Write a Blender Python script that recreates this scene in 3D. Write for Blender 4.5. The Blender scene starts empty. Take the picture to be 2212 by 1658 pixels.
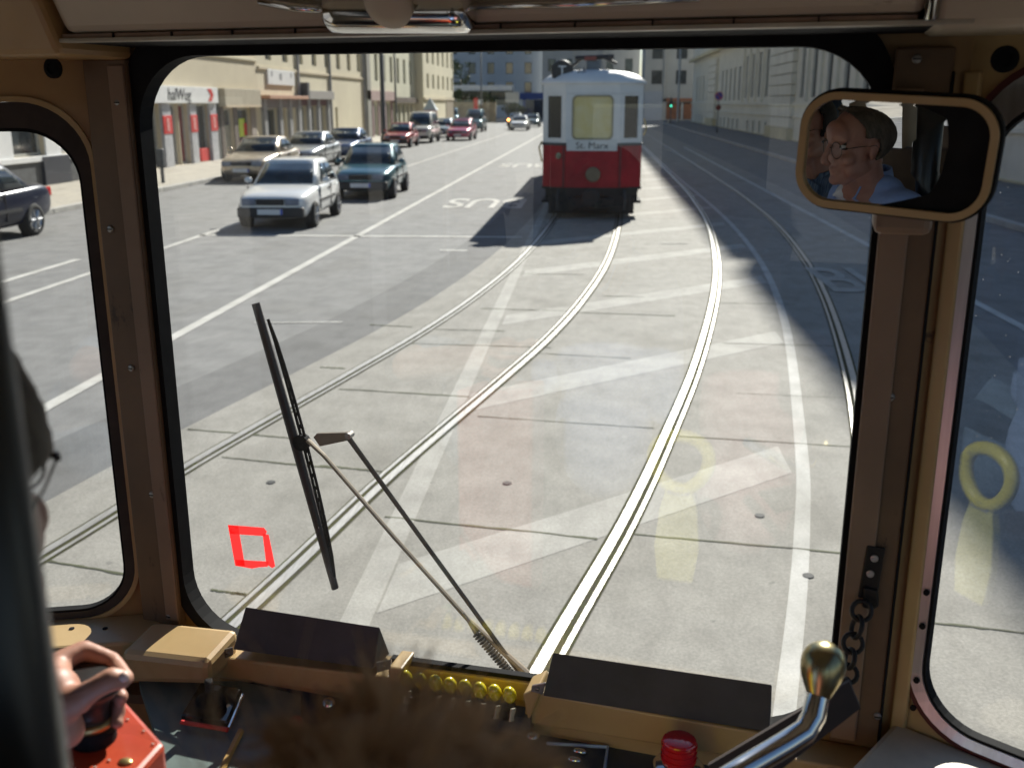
import bpy, bmesh, math, random
from mathutils import Vector, Matrix
random.seed(7)
SC = bpy.context.scene
COL = SC.collection
R = math.radians
# ------------------------------------------------------------------ camera, light, exposure
EYE = Vector((0, 0, 2.4)); PITCH = R(15.57); YAW = R(4.7); FOC = 2169.0; CX, CY = 1105.5, 829.0
cam = bpy.data.cameras.new("camera"); co = bpy.data.objects.new("camera", cam); COL.objects.link(co)
co.location = EYE; co.rotation_euler = (R(90) - PITCH, 0, YAW)
cam.sensor_width = 36; cam.lens = 36 * FOC / 2211.0; cam.clip_start = 0.02; cam.clip_end = 3000
cam.dof.use_dof = True; cam.dof.focus_distance = 2.1; cam.dof.aperture_fstop = 5.6
SC.camera = co
SUN = Vector((1.12, 4.4, 3.0)).normalized()
AZ = math.atan2(SUN.x, SUN.y); EL = math.asin(SUN.z)
w = bpy.data.worlds.new("World"); SC.world = w; w.use_nodes = True
nt = w.node_tree; sky = nt.nodes.new("ShaderNodeTexSky"); sky.sky_type = 'NISHITA'; sky.sun_disc = False
sky.sun_elevation = EL; sky.sun_rotation = AZ; sky.air_density = 1.0; sky.dust_density = 0.4; sky.ozone_density = 4.0
nt.nodes["Background"].inputs[1].default_value = 0.05
nt.links.new(sky.outputs[0], nt.nodes["Background"].inputs[0])
sl = bpy.data.lights.new("sun", 'SUN'); sl.energy = 4.6; sl.angle = R(0.5); sl.color = (1, 0.95, 0.87)
so = bpy.data.objects.new("sun", sl); COL.objects.link(so); so.location = (10, 40, 60)
so.rotation_euler = (-SUN).to_track_quat('-Z', 'Y').to_euler()
SC.view_settings.view_transform = 'Standard'; SC.view_settings.look = 'None'
SC.view_settings.exposure = 0.97; SC.view_settings.gamma = 1
SC.cycles.max_bounces = 8; SC.cycles.transparent_max_bounces = 12; SC.cycles.sample_clamp_indirect = 6
SC.cycles.caustics_reflective = False; SC.cycles.caustics_refractive = False
try: SC.cycles.use_denoising = True
except Exception: pass

# ------------------------------------------------------------------ photo rays -> real points
_f = Vector((-math.sin(YAW) * math.cos(PITCH), math.cos(YAW) * math.cos(PITCH), -math.sin(PITCH)))
_r = Vector((math.cos(YAW), math.sin(YAW), 0)); _u = _r.cross(_f)
TA = R(12.2)                                   # our tram stands turned to the right of the street
U = Vector((math.cos(TA), -math.sin(TA), 0)); V = Vector((math.sin(TA), math.cos(TA), 0))
CABROT = -TA
def ray(x, y): return (_f + _r * ((x - CX) / FOC) + _u * ((CY - y) / FOC))
def L(p): return Vector((p.dot(U), p.dot(V), p.z))            # world -> cab frame
def W(p): return U * p[0] + V * p[1] + Vector((0, 0, p[2]))     # cab frame -> world
def G(x, y, z=0.0):
    d = ray(x, y); return EYE + d * ((z - EYE.z) / d.z)
def FX(x, y, X0):
    d = ray(x, y); return EYE + d * (X0 / d.x)
def FY(x, y, Y0):
    d = ray(x, y); return EYE + d * (Y0 / d.y)
def LV(x, y, v):
    d = ray(x, y); return L(EYE + d * (v / d.dot(V)))
def LZ(x, y, z): return L(G(x, y, z))
def LD(x, y, dist): return L(EYE + ray(x, y).normalized() * dist)
def LP(x, y, p0, n):
    d = L(ray(x, y)); c = L(EYE); return c + d * ((Vector(p0) - c).dot(n) / d.dot(n))

# ------------------------------------------------------------------ materials
MATS = {}
def mat(name, col, rough=0.6, metal=0.0, var=0.18, scale=6.0, bump=0.0, col2=None, lo=0.35, hi=0.65, spec=0.5, coat=0.0, det=6, stretch=None, emit=None, wear=None):
    if name in MATS: return MATS[name]
    m = bpy.data.materials.new(name); m.use_nodes = True; n = m.node_tree.nodes; k = m.node_tree.links
    b = n["Principled BSDF"]; b.inputs["Roughness"].default_value = rough; b.inputs["Metallic"].default_value = metal
    b.inputs["Specular IOR Level"].default_value = spec; b.inputs["Coat Weight"].default_value = coat
    tc = n.new("ShaderNodeTexCoord"); no = n.new("ShaderNodeTexNoise"); no.inputs["Scale"].default_value = scale
    no.inputs["Detail"].default_value = det; no.inputs["Roughness"].default_value = 0.62
    src = tc.outputs["Object"]
    if stretch:
        mp = n.new("ShaderNodeMapping"); mp.inputs["Scale"].default_value = stretch; k.new(src, mp.inputs[0]); src = mp.outputs[0]
    k.new(src, no.inputs["Vector"])
    rp = n.new("ShaderNodeValToRGB"); rp.color_ramp.elements[0].position = lo; rp.color_ramp.elements[1].position = hi
    c2 = col2 or tuple(c * (1 - var) for c in col); c1 = col if col2 else tuple(min(1, c * (1 + var * .6)) for c in col)
    rp.color_ramp.elements[0].color = (*c2, 1); rp.color_ramp.elements[1].color = (*c1, 1)
    k.new(no.outputs[0], rp.inputs[0]); cs = rp.outputs[0]
    if wear:
        wcol, wth, wsc, wst = wear
        mp2 = n.new("ShaderNodeMapping"); mp2.inputs["Scale"].default_value = wst; k.new(tc.outputs["Object"], mp2.inputs[0])
        wn = n.new("ShaderNodeTexNoise"); wn.inputs["Scale"].default_value = wsc; wn.inputs["Detail"].default_value = 9; wn.inputs["Roughness"].default_value = .75; k.new(mp2.outputs[0], wn.inputs["Vector"])
        wr_ = n.new("ShaderNodeValToRGB"); wr_.color_ramp.elements[0].position = wth; wr_.color_ramp.elements[0].color = (0, 0, 0, 1); wr_.color_ramp.elements[1].position = wth + .05; wr_.color_ramp.elements[1].color = (.85, .85, .85, 1)
        k.new(wn.outputs[0], wr_.inputs[0]); wm = n.new("ShaderNodeMix"); wm.data_type = 'RGBA'; k.new(wr_.outputs[0], wm.inputs[0]); k.new(cs, wm.inputs[6]); wm.inputs[7].default_value = (*wcol, 1); cs = wm.outputs[2]
        rm_ = n.new("ShaderNodeMapRange"); rm_.inputs[3].default_value = max(.1, rough - .12); rm_.inputs[4].default_value = min(1, rough + .22); k.new(wn.outputs[0], rm_.inputs[0]); k.new(rm_.outputs[0], b.inputs["Roughness"])
    k.new(cs, b.inputs["Base Color"])
    if bump:
        bp = n.new("ShaderNodeBump"); bp.inputs["Strength"].default_value = bump; bp.inputs["Distance"].default_value = 0.01
        k.new(no.outputs[0], bp.inputs["Height"]); k.new(bp.outputs[0], b.inputs["Normal"])
    if emit:
        b.inputs["Emission Color"].default_value = (*emit[:3], 1); b.inputs["Emission Strength"].default_value = emit[3]
    MATS[name] = m; return m
def ground_mat(name, base, dark, spots, rough=0.85, fine=90, coarse=.5, speck=.25, cracks=False):
    m = bpy.data.materials.new(name); m.use_nodes = True; n = m.node_tree.nodes; k = m.node_tree.links
    b = n["Principled BSDF"]; b.inputs["Roughness"].default_value = rough; b.inputs["Specular IOR Level"].default_value = .4
    g = n.new("ShaderNodeNewGeometry")
    def noise(s, d, st=None):
        q = n.new("ShaderNodeTexNoise"); q.inputs["Scale"].default_value = s; q.inputs["Detail"].default_value = d
        v = g.outputs["Position"]
        if st:
            mp = n.new("ShaderNodeMapping"); mp.inputs["Scale"].default_value = st; k.new(v, mp.inputs[0]); v = mp.outputs[0]
        k.new(v, q.inputs["Vector"]); return q
    def ramp(src, a, c1, z, c2):
        r = n.new("ShaderNodeValToRGB"); r.color_ramp.elements[0].position = a; r.color_ramp.elements[1].position = z
        r.color_ramp.elements[0].color = (*c1, 1); r.color_ramp.elements[1].color = (*c2, 1); k.new(src.outputs[0], r.inputs[0]); return r
    def mix(a, c, f, mode='MIX', fac=None):
        x = n.new("ShaderNodeMix"); x.data_type = 'RGBA'; x.blend_type = mode; k.new(a, x.inputs[6]); k.new(c, x.inputs[7])
        if fac is None: x.inputs[0].default_value = f
        else: k.new(fac, x.inputs[0])
        return x.outputs[2]
    r1 = ramp(noise(coarse * 5, 9), .28, dark, .62, base)
    r2 = ramp(noise(fine, 4), .3, (.50,) * 3, .72, (1.22,) * 3)
    c = mix(r1.outputs[0], r2.outputs[0], speck * 2, 'MULTIPLY')
    r3 = ramp(noise(9, 12, (1, .35, 1)), .36, (.70, .69, .67), .56, (1.03, 1.03, 1.02))
    c = mix(c, r3.outputs[0], .30, 'MULTIPLY')
    r5 = ramp(noise(1.1, 6, (1, .5, 1)), .52, (1.03, 1.03, 1.03), .66, (.86, .85, .83))
    c = mix(c, r5.outputs[0], .75, 'MULTIPLY')
    r4 = ramp(noise(11, 5), .71, (0, 0, 0), .75, (.8, .8, .8))
    sp = n.new("ShaderNodeRGB"); sp.outputs[0].default_value = (*spots, 1)
    c = mix(c, sp.outputs[0], 0, 'MIX', r4.outputs[0])
    k.new(c, b.inputs["Base Color"])
    bp = n.new("ShaderNodeBump"); bp.inputs["Strength"].default_value = .35; bp.inputs["Distance"].default_value = .006
    q = noise(160, 2); k.new(q.outputs[0], bp.inputs["Height"]); k.new(bp.outputs[0], b.inputs["Normal"])
    MATS[name] = m; return m
def glass_mat(name, tint=(.97, .985, .98), ior=1.75, dust=0.0012, dustcol=(.8, .8, .8)):
    m = bpy.data.materials.new(name); m.use_nodes = True; n = m.node_tree.nodes; k = m.node_tree.links
    n.remove(n["Principled BSDF"]); out = n["Material Output"]
    t = n.new("ShaderNodeBsdfTransparent"); t.inputs[0].default_value = (*tint, 1)
    g = n.new("ShaderNodeBsdfGlossy"); g.inputs["Roughness"].default_value = 0.0
    lw = n.new("ShaderNodeLayerWeight"); lw.inputs[0].default_value = .5
    pw = n.new("ShaderNodeMath"); pw.operation = 'POWER'; pw.inputs[1].default_value = 5; k.new(lw.outputs["Facing"], pw.inputs[0])
    f = n.new("ShaderNodeMath"); f.operation = 'MULTIPLY_ADD'; f.inputs[1].default_value = .95; f.inputs[2].default_value = .042; k.new(pw.outputs[0], f.inputs[0])
    x = n.new("ShaderNodeMixShader"); k.new(f.outputs[0], x.inputs[0]); k.new(t.outputs[0], x.inputs[1]); k.new(g.outputs[0], x.inputs[2])
    d = n.new("ShaderNodeBsdfTranslucent"); d.inputs[0].default_value = (*dustcol, 1)
    x2 = n.new("ShaderNodeMixShader"); k.new(x.outputs[0], x2.inputs[1]); k.new(d.outputs[0], x2.inputs[2])
    tc = n.new("ShaderNodeTexCoord"); q = n.new("ShaderNodeTexNoise"); q.inputs["Scale"].default_value = 5; q.inputs["Detail"].default_value = 8
    k.new(tc.outputs["Object"], q.inputs["Vector"])
    vo = n.new("ShaderNodeTexVoronoi"); vo.inputs["Scale"].default_value = 55; k.new(tc.outputs["Object"], vo.inputs["Vector"])
    lt = n.new("ShaderNodeMath"); lt.operation = 'LESS_THAN'; lt.inputs[1].default_value = .05; k.new(vo.outputs["Distance"], lt.inputs[0])
    sc = n.new("ShaderNodeMath"); sc.operation = 'MULTIPLY'; sc.inputs[1].default_value = .10; k.new(lt.outputs[0], sc.inputs[0])
    q2 = n.new("ShaderNodeTexNoise"); q2.inputs["Scale"].default_value = 3.0; k.new(tc.outputs["Object"], q2.inputs["Vector"])
    g2 = n.new("ShaderNodeMath"); g2.operation = 'GREATER_THAN'; g2.inputs[1].default_value = .56; k.new(q2.outputs[0], g2.inputs[0])
    s3 = n.new("ShaderNodeMath"); s3.operation = 'MULTIPLY'; k.new(sc.outputs[0], s3.inputs[0]); k.new(g2.outputs[0], s3.inputs[1])
    mm = n.new("ShaderNodeMath"); mm.operation = 'MULTIPLY'; mm.inputs[1].default_value = dust * 2; k.new(q.outputs[0], mm.inputs[0])
    ad = n.new("ShaderNodeMath"); ad.operation = 'ADD'; k.new(mm.outputs[0], ad.inputs[0]); k.new(s3.outputs[0], ad.inputs[1])
    k.new(ad.outputs[0], x2.inputs[0]); k.new(x2.outputs[0], out.inputs[0]); MATS[name] = m; return m

# ------------------------------------------------------------------ mesh builder
OFF = {}
class MB:
    def __init__(s): s.v = []; s.f = []; s.m = []; s.cm = 0
    def add(s, vs, fs):
        o = len(s.v); s.v += [tuple(p) for p in vs]; s.f += [tuple(i + o for i in f) for f in fs]; s.m += [s.cm] * len(fs); return s
    def mi(s, i): s.cm = i; return s
    def box(s, a, b, T=None):
        (x0, y0, z0), (x1, y1, z1) = a, b
        vs = [Vector(p) for p in ((x0, y0, z0), (x1, y0, z0), (x1, y1, z0), (x0, y1, z0), (x0, y0, z1), (x1, y0, z1), (x1, y1, z1), (x0, y1, z1))]
        if T: vs = [T @ p for p in vs]
        return s.add(vs, [(0, 3, 2, 1), (4, 5, 6, 7), (0, 1, 5, 4), (1, 2, 6, 5), (2, 3, 7, 6), (3, 0, 4, 7)])
    def cbox(s, c, d, rz=0, rx=0):
        T = Matrix.Translation(c) @ Matrix.Rotation(rz, 4, 'Z') @ Matrix.Rotation(rx, 4, 'X')
        return s.box((-d[0] / 2, -d[1] / 2, -d[2] / 2), (d[0] / 2, d[1] / 2, d[2] / 2), T)
    def loft(s, rings, cap=True, close=True):
        n = len(rings[0]); vs = [p for r in rings for p in r]; fs = []
        for i in range(len(rings) - 1):
            for j in range(n if close else n - 1):
                a = i * n + j; b = i * n + (j + 1) % n; fs.append((a, b, b + n, a + n))
        if cap and close: fs.append(tuple(reversed(range(n)))); fs.append(tuple((len(rings) - 1) * n + j for j in range(n)))
        return s.add(vs, fs)
    def prism(s, pts, d):
        d = Vector(d); a = [Vector(p) for p in pts]; return s.loft([a, [p + d for p in a]])
    def tube(s, path, r, n=10, cap=True, flat=1.0):
        P = [Vector(p) for p in path]; rs = r if isinstance(r, (list, tuple)) else [r] * len(P); rings = []; pu = None
        for i, p in enumerate(P):
            t = (P[min(i + 1, len(P) - 1)] - P[max(i - 1, 0)]).normalized()
            a = Vector((0, 0, 1)) if abs(t.z) < .9 else Vector((1, 0, 0))
            if pu is None: x = t.cross(a).normalized()
            else: x = (pu - t * pu.dot(t)).normalized()
            pu = x; y = t.cross(x)
            rings.append([p + (x * math.cos(2 * math.pi * j / n) + y * flat * math.sin(2 * math.pi * j / n)) * rs[i] for j in range(n)])
        return s.loft(rings, cap)
    def lathe(s, prof, o=(0, 0, 0), axis=(0, 0, 1), n=24):
        z = Vector(axis).normalized(); a = Vector((1, 0, 0)) if abs(z.x) < .9 else Vector((0, 1, 0)); x = z.cross(a).normalized(); y = z.cross(x); o = Vector(o)
        rings = [[o + z * h + (x * math.cos(2 * math.pi * j / n) + y * math.sin(2 * math.pi * j / n)) * max(r, 1e-5) for j in range(n)] for r, h in prof]
        return s.loft(rings)
    def ell(s, c, r, n=18, k=12, rot=None, test=None):
        c = Vector(c); vs = []; fs = []
        for i in range(k + 1):
            th = math.pi * i / k
            for j in range(n):
                ph = 2 * math.pi * j / n; p = Vector((r[0] * math.sin(th) * math.cos(ph), r[1] * math.sin(th) * math.sin(ph), r[2] * math.cos(th)))
                if rot: p = rot @ p
                vs.append(c + p)
        for i in range(k):
            for j in range(n):
                f = (i * n + j, (i + 1) * n + j, (i + 1) * n + (j + 1) % n, i * n + (j + 1) % n)
                if test is None or test(sum((vs[q] for q in f), Vector()) / 4 - c): fs.append(f)
        return s.add(vs, fs)
    def cap(s, a, b, ra, rb, n=14):
        a = Vector(a); b = Vector(b); d = (b - a)
        if d.length < 1e-6: return s.ell(a, (ra,) * 3)
        d.normalize(); prof = []
        for i in range(5): t = math.pi / 2 * i / 5; prof.append((ra * math.sin(t), -ra * math.cos(t)))
        h = (b - a).length; prof.append((ra, 0)); prof.append((rb, h))
        for i in range(1, 6): t = math.pi / 2 * i / 5; prof.append((rb * math.cos(t), h + rb * math.sin(t)))
        return s.lathe(prof, a, d, n)
    def ring(s, outer, inner, d):
        n = len(outer); d = Vector(d); o = [Vector(p) for p in outer]; i = [Vector(p) for p in inner]
        vs = o + i + [p + d for p in o] + [p + d for p in i]; fs = []
        for a in range(n):
            b = (a + 1) % n
            fs += [(a, b, n + b, n + a), (2 * n + b, 2 * n + a, 3 * n + a, 3 * n + b), (b, a, 2 * n + a, 2 * n + b), (n + a, n + b, 3 * n + b, 3 * n + a)]
        return s.add(vs, fs)
    def build(s, name, mats, parent=None, smooth=False, bevel=0, sub=0, remesh=0, smo=0, ang=40, frame=None, loc=None):
        if not isinstance(mats, (list, tuple)): mats = [mats]
        me = bpy.data.meshes.new(name); off = Vector(OFF.get(parent.name, (0, 0, 0))) if parent else Vector(loc or (0, 0, 0))
        me.from_pydata([tuple(Vector(p) - off) for p in s.v], [], s.f); me.update()
        bm = bmesh.new(); bm.from_mesh(me); bmesh.ops.recalc_face_normals(bm, faces=bm.faces); bm.to_mesh(me); bm.free()
        for m_ in mats: me.materials.append(m_)
        if len(mats) > 1:
            for p, i in zip(me.polygons, s.m): p.material_index = i
        o = bpy.data.objects.new(name, me); COL.objects.link(o)
        if parent: o.parent = parent; OFF[o.name] = tuple(off)
        else: o.location = off if frame != 'cab' else W(off)
        if frame == 'cab' and not parent: o.rotation_euler = (0, 0, CABROT)
        if smooth: me.shade_smooth()
        if bevel:
            md = o.modifiers.new("bevel", 'BEVEL'); md.width = bevel; md.segments = 2; md.limit_method = 'ANGLE'; md.angle_limit = R(ang)
        if sub: md = o.modifiers.new("sub", 'SUBSURF'); md.levels = sub; md.render_levels = sub
        if remesh:
            md = o.modifiers.new("remesh", 'REMESH'); md.mode = 'VOXEL'; md.voxel_size = remesh; md.use_smooth_shade = True
            if smo: md = o.modifiers.new("smooth", 'SMOOTH'); md.iterations = smo; md.factor = .5
        return o
def tag(o, label=None, cat=None, group=None, kind=None):
    if label: o["label"] = label
    if cat: o["category"] = cat
    if group: o["group"] = group
    if kind: o["kind"] = kind
    return o
def thing(name, label, cat, loc=(0, 0, 0), rotz=0, group=None, frame=None):
    o = bpy.data.objects.new(name, None); COL.objects.link(o); o.empty_display_size = .1
    if frame == 'cab': o.location = W(loc); o.rotation_euler = (0, 0, CABROT); OFF[o.name] = tuple(loc)
    else: o.location = loc; o.rotation_euler = (0, 0, rotz)
    return tag(o, label, cat, group)
def struct(name, mb, m, **k): return tag(mb.build(name, m, **k), kind='structure')
def copytree(o, parent=None):
    c = o.copy(); COL.objects.link(c); c.parent = parent
    for ch in [x for x in bpy.data.objects if x.parent == o]: copytree(ch, c)
    return c
def rrect(x0, x1, y0, y1, r, n=8):
    pts = []
    for cx, cy, a in ((x1 - r, y1 - r, 0), (x0 + r, y1 - r, 90), (x0 + r, y0 + r, 180), (x1 - r, y0 + r, 270)):
        for i in range(n + 1): t = R(a + 90 * i / n); pts.append((cx + r * math.cos(t), cy + r * math.sin(t)))
    return pts
def text_mesh(name, txt, size, m, parent=None, loc=(0, 0, 0), rot=(0, 0, 0), ext=.004, sx=1.0, sy=1.0, align='CENTER', shear=0, bold=0):
    cu = bpy.data.curves.new(name, 'FONT'); cu.body = txt; cu.size = size; cu.extrude = ext; cu.align_x = align; cu.align_y = 'CENTER'; cu.shear = shear; cu.offset = bold
    tmp = bpy.data.objects.new(name + "_src", cu); COL.objects.link(tmp)
    dg = bpy.context.evaluated_depsgraph_get(); me = bpy.data.meshes.new_from_object(tmp.evaluated_get(dg)); bpy.data.objects.remove(tmp)
    me.transform(Matrix.Diagonal((sx, sy, 1, 1))); me.materials.clear(); me.materials.append(m); me.name = name
    o = bpy.data.objects.new(name, me); COL.objects.link(o)
    if parent: o.parent = parent
    o.location = Vector(loc) - (Vector(OFF.get(parent.name, (0, 0, 0))) if parent else Vector()); o.rotation_euler = rot
    return o
# ------------------------------------------------------------------ ground, road, rails, paint
M_ASPH = ground_mat("asphalt", (.235, .232, .226), (.175, .174, .172), (.07, .07, .07))
M_CONC = ground_mat("track_concrete", (.325, .309, .275), (.255, .243, .215), (.15, .145, .13), fine=70)
M_PAVE = ground_mat("pavement_stone", (.46, .42, .35), (.38, .35, .3), (.25, .23, .2))
M_PAVR = ground_mat("pavement_asphalt", (.2, .195, .19), (.14, .14, .14), (.1, .1, .1))
M_KERB = ground_mat("kerb_granite", (.5, .48, .44), (.36, .35, .33), (.2, .2, .2))
M_PAINT = ground_mat("road_paint", (.58, .565, .53), (.42, .41, .375), (.34, .33, .30), speck=.15)
M_WORN = ground_mat("worn_paint", (.44, .425, .385), (.345, .33, .30), (.29, .28, .25), speck=.2)
M_JOINT = ground_mat("joint_moss", (.10, .11, .05), (.05, .05, .03), (.16, .15, .09))
M_STEEL = mat("rail_steel", (.55, .53, .50), .42, .6, .25, 14, col2=(.38, .36, .33), stretch=(6, .4, 1), bump=.2)
M_GROOVE = mat("rail_groove", (.06, .052, .04), .95, 0, .5, 20, col2=(.075, .08, .028), spec=.1)
M_EARTH = ground_mat("far_ground", (.24, .23, .21), (.17, .17, .16), (.12, .12, .11))

def sheet(x0, x1, y0, y1, z): return MB().add([(x0, y0, z), (x1, y0, z), (x1, y1, z), (x0, y1, z)], [(0, 1, 2, 3)])
struct("ground", sheet(-1500, 1500, -600, 2000, -.012), M_EARTH)
struct("road", sheet(-12.2, 8.25, -60, 260, 0), M_ASPH)
struct("cross_street", sheet(-60, 60, 140, 152, .002), M_ASPH)
struct("pavement", MB().box((-16.2, -40, -.01), (-12.38, 112, .12)), M_PAVE)
struct("pavement", MB().box((8.43, -40, -.01), (12.7, 141, .12)), M_PAVR)
kb = MB()
for i in range(76): kb.box((-12.38, -40 + i * 2, -.01), (-12.2, -38.012 + i * 2, .125))
struct("kerb", kb, M_KERB, bevel=.015)
kb = MB()
for i in range(90): kb.box((8.25, -40 + i * 2, -.01), (8.43, -38.012 + i * 2, .125))
struct("kerb", kb, M_KERB, bevel=.015)

def crom(P, n=8):
    P = [Vector((p[0], p[1], 0)) for p in P]; out = []
    for i in range(len(P) - 1):
        a, b, c, d = P[max(i - 1, 0)], P[i], P[i + 1], P[min(i + 2, len(P) - 1)]
        for j in range(n):
            t = j / n; out.append(.5 * ((2 * b) + (c - a) * t + (2 * a - 5 * b + 4 * c - d) * t * t + (3 * b - a - 3 * c + d) * t ** 3))
    return out + [P[-1]]
def offs(P, d):
    o = []
    for i, p in enumerate(P):
        t = (P[min(i + 1, len(P) - 1)] - P[max(i - 1, 0)]).normalized(); o.append(p + Vector((t.y, -t.x, 0)) * d)
    return o
def ribbon(P, a, b, z, mb=None):
    mb = mb or MB(); A, B = offs(P, a), offs(P, b); n = len(P)
    return mb.add([(p.x, p.y, z) for p in A] + [(p.x, p.y, z) for p in B], [(i, n + i, n + i + 1, i + 1) for i in range(n - 1)])
CA = crom([(-4.6, -1.6), (-3.95, 1), (-3.27, 3.6), (-3.0, 4.9), (-2.76, 6.3), (-2.49, 7.6), (-2.19, 9.0), (-1.85, 10.7), (-1.52, 12.9), (-1.2, 16), (-.96, 20.3), (-.8, 26), (-.72, 34), (-.7, 60), (-.7, 100), (-.7, 150)])
CC = crom([(-2.3, -5), (-1.5, -2), (-.9, .9), (-.55, 2.4), (-.2, 3.95), (.2, 5.55), (.54, 7.15), (1.0, 9.55), (1.54, 13.0), (1.93, 16.3), (2.28, 20.7), (2.47, 25.7), (2.58, 33.6), (2.6, 60), (2.6, 100), (2.6, 150)])
CB = offs(CA, 1.435); CD = offs(CC, 1.435)
EL_ = offs(CA, -.5); ER_ = offs(CD, 1.5); n = min(len(EL_), len(ER_))
struct("tramway_slab", MB().add([(p.x, p.y, .004) for p in EL_[:n]] + [(p.x, p.y, .004) for p in ER_[:n]], [(i, n + i, n + i + 1, i + 1) for i in range(n - 1)]), M_CONC)
struct("asphalt_seam", ribbon(CA, -1.25, -.50, .0022), ground_mat("dark_asphalt", (.165, .163, .16), (.125, .124, .122), (.08, .08, .08)))
# slab joints with moss, as seen one by one
js = MB()
for a, b, wd in [((831, 1117), (1290, 1165), .022), ((1370, 1155), (1860, 1199), .018), ((1462, 943), (1880, 968), .014), ((1031, 900), (1413, 926), .012), ((871, 742), (1135, 750), .022), ((691, 794), (746, 797), .03),
                 ((732, 841), (1013, 858), .022), ((798, 702), (890, 707), .03), ((1038, 667), (1166, 671), .03), ((1253, 676), (1458, 683), .03), ((1163, 764), (1361, 775), .014), ((691, 1006), (830, 1020), .022), ((480, 988), (600, 1001), .02),
                 ((405, 928), (560, 940), .02), ((1560, 742), (1815, 749), .022), ((600, 1001), (720, 1012), .02), ((540, 940), (640, 948), .02), ((1136, 750), (1190, 752), .024), ((940, 712), (1090, 716), .022), ((1170, 671), (1225, 673), .024), ((1545, 655), (1720, 658), .022), ((290, 1245), (330, 1251), .02), ((500, 1281), (560, 1290), .018), ((60, 1205), (290, 1245), .02), ((1960, 1340), (2240, 1371), .016), ((455, 1275), (530, 1285), .018), ((1130, 592), (1260, 594), .03), ((1300, 640), (1390, 642), .03), ((1590, 850), (1850, 862), .008)]:
    A, B = G(*a), G(*b); d = (B - A).normalized(); nn = Vector((-d.y, d.x, 0)) * wd / 2; k = 14; vs = []
    for i in range(k + 1):
        p = A.lerp(B, i / k) + nn * random.uniform(-.5, .5); q = 1 + random.uniform(-.45, .35); vs += [(p + nn * q)[:2] + (.0072,), (p - nn * q)[:2] + (.0072,)]
    js.add(vs, [(2 * i, 2 * i + 1, 2 * i + 3, 2 * i + 2) for i in range(k)])
struct("slab_joints", js, M_JOINT)
for P, lab, s in ((CA, "leftmost steel tram rail, under the left wheels of the red tram", 1), (CB, "second steel rail from the left, running behind the wiper to the red tram", -1), (CC, "bright curved rail running up the middle of the windscreen", 1), (CD, "rail curving through the shade beside the right pillar", -1)):
    t = thing("tram_rail", lab, "tram rail", (P[8].x, P[8].y, 0), 0, "grooved tram rails in the concrete")
    OFF[t.name] = (P[8].x, P[8].y, 0)
    mb = MB(); A = offs(P, -s * .035); B = offs(P, s * .035)
    ribbon(P, -.027, .027, .014, mb); ribbon(P, s * .058, s * .084, .0125, mb); mb.build("railhead", M_STEEL, t)
    q = MB(); ribbon(P, -.048, .048, .0085, q)
    ribbon(P, s * .048, s * .098, .0085, q); q.build("groove", M_GROOVE, t)
# painted lines
def stripe(P, wd, z=.0065, name="road_marking", m=None): return struct(name, ribbon(P, -wd / 2, wd / 2, z), m or M_PAINT)
ln = lambda x0, y0, x1, y1: [Vector((x0 + (x1 - x0) * i / 12, y0 + (y1 - y0) * i / 12, 0)) for i in range(13)]
stripe(ln(-4.45, -10, -4.5, 140), .13)
stripe(ln(-7.25, -5, -7.45, 24), .12); stripe(ln(-7.5, 34, -7.6, 120), .1)
for y in (4, 13.2): stripe(ln(-8.24, y, -8.24, y + 2.2), .13)
stripe(ln(-1.08, -2, -1.34, 60), .15, .0064, m=M_WORN)
RL = crom([(-.6, -1), (.45, 2.3), (.87, 3.9), (1.235, 5.5), (1.55, 7.2), (2.17, 11.35), (2.57, 15.4), (2.78, 20), (2.83, 26), (2.75, 38), (2.75, 70), (2.75, 120)])
stripe(RL, .09, .0066)
stripe(ln(-7.5, 18.55, -1.35, 18.75), .18)
stripe(ln(-3.84, 10.9, -2.85, 11.03), .045)
stripe([G(950, 541), G(1008, 542)], .12); stripe([G(1428, 527), G(1484, 527)], .1, .0125, m=M_WORN)
stripe(ln(4.7, -4, 5.0, 60), .12)
def xr(y):
    for a, b in zip(RL, RL[1:]):
        if a.y <= y <= b.y: return a.x + (b.x - a.x) * (y - a.y) / (b.y - a.y)
    return 2.75
hb = MB()
for k in range(-1, 13):
    y0 = 4.33 + 3.33 * k; up = []; lo = []
    for i in range(60):
        x = -1.02 + i * .07; y = y0 + .9 * (x + 1.05)
        if x > xr(y) - .05: break
        up.append((x, y + .55, .0056)); lo.append((x, y, .0056))
    if len(up) > 2: hb.add(lo + up, [(i, i + 1, len(up) + i + 1, len(up) + i) for i in range(len(up) - 1)])
struct("hatched_marking", hb, M_WORN)
for x, y, rz, s in ((-2.72, 25.4, math.pi, 3.3), (-2.9, 41.5, math.pi, 3.3), (4.0, 14.3, 0, 2.9)):
    o = text_mesh("lane_lettering", "BUS", s, M_PAINT if x < 0 else M_WORN, None, (x, y, .0062 if x < 0 else .0155), (0, 0, rz), .001, .36, 1.0, bold=.035); tag(o, kind='structure')
mh = MB(); mh.lathe([(.30, .006), (.30, .011), (0, .0115)], (-10.2, 21.5, 0), n=28); struct("manhole_cover", mh, mat("cast_iron", (.05, .05, .05), .6, .4))
# small dark tar spots between the rails
q = MB(); 
for (x, y) in ((585, 1043), (1095, 1045), (1640, 1115), (1745, 1245)): p = G(x, y); q.lathe([(.03, .004), (.03, .0095), (0, .0098)], (p.x, p.y, 0), n=12)
struct("tar_spots", q, mat("tar", (.05, .05, .05), .8))

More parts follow.
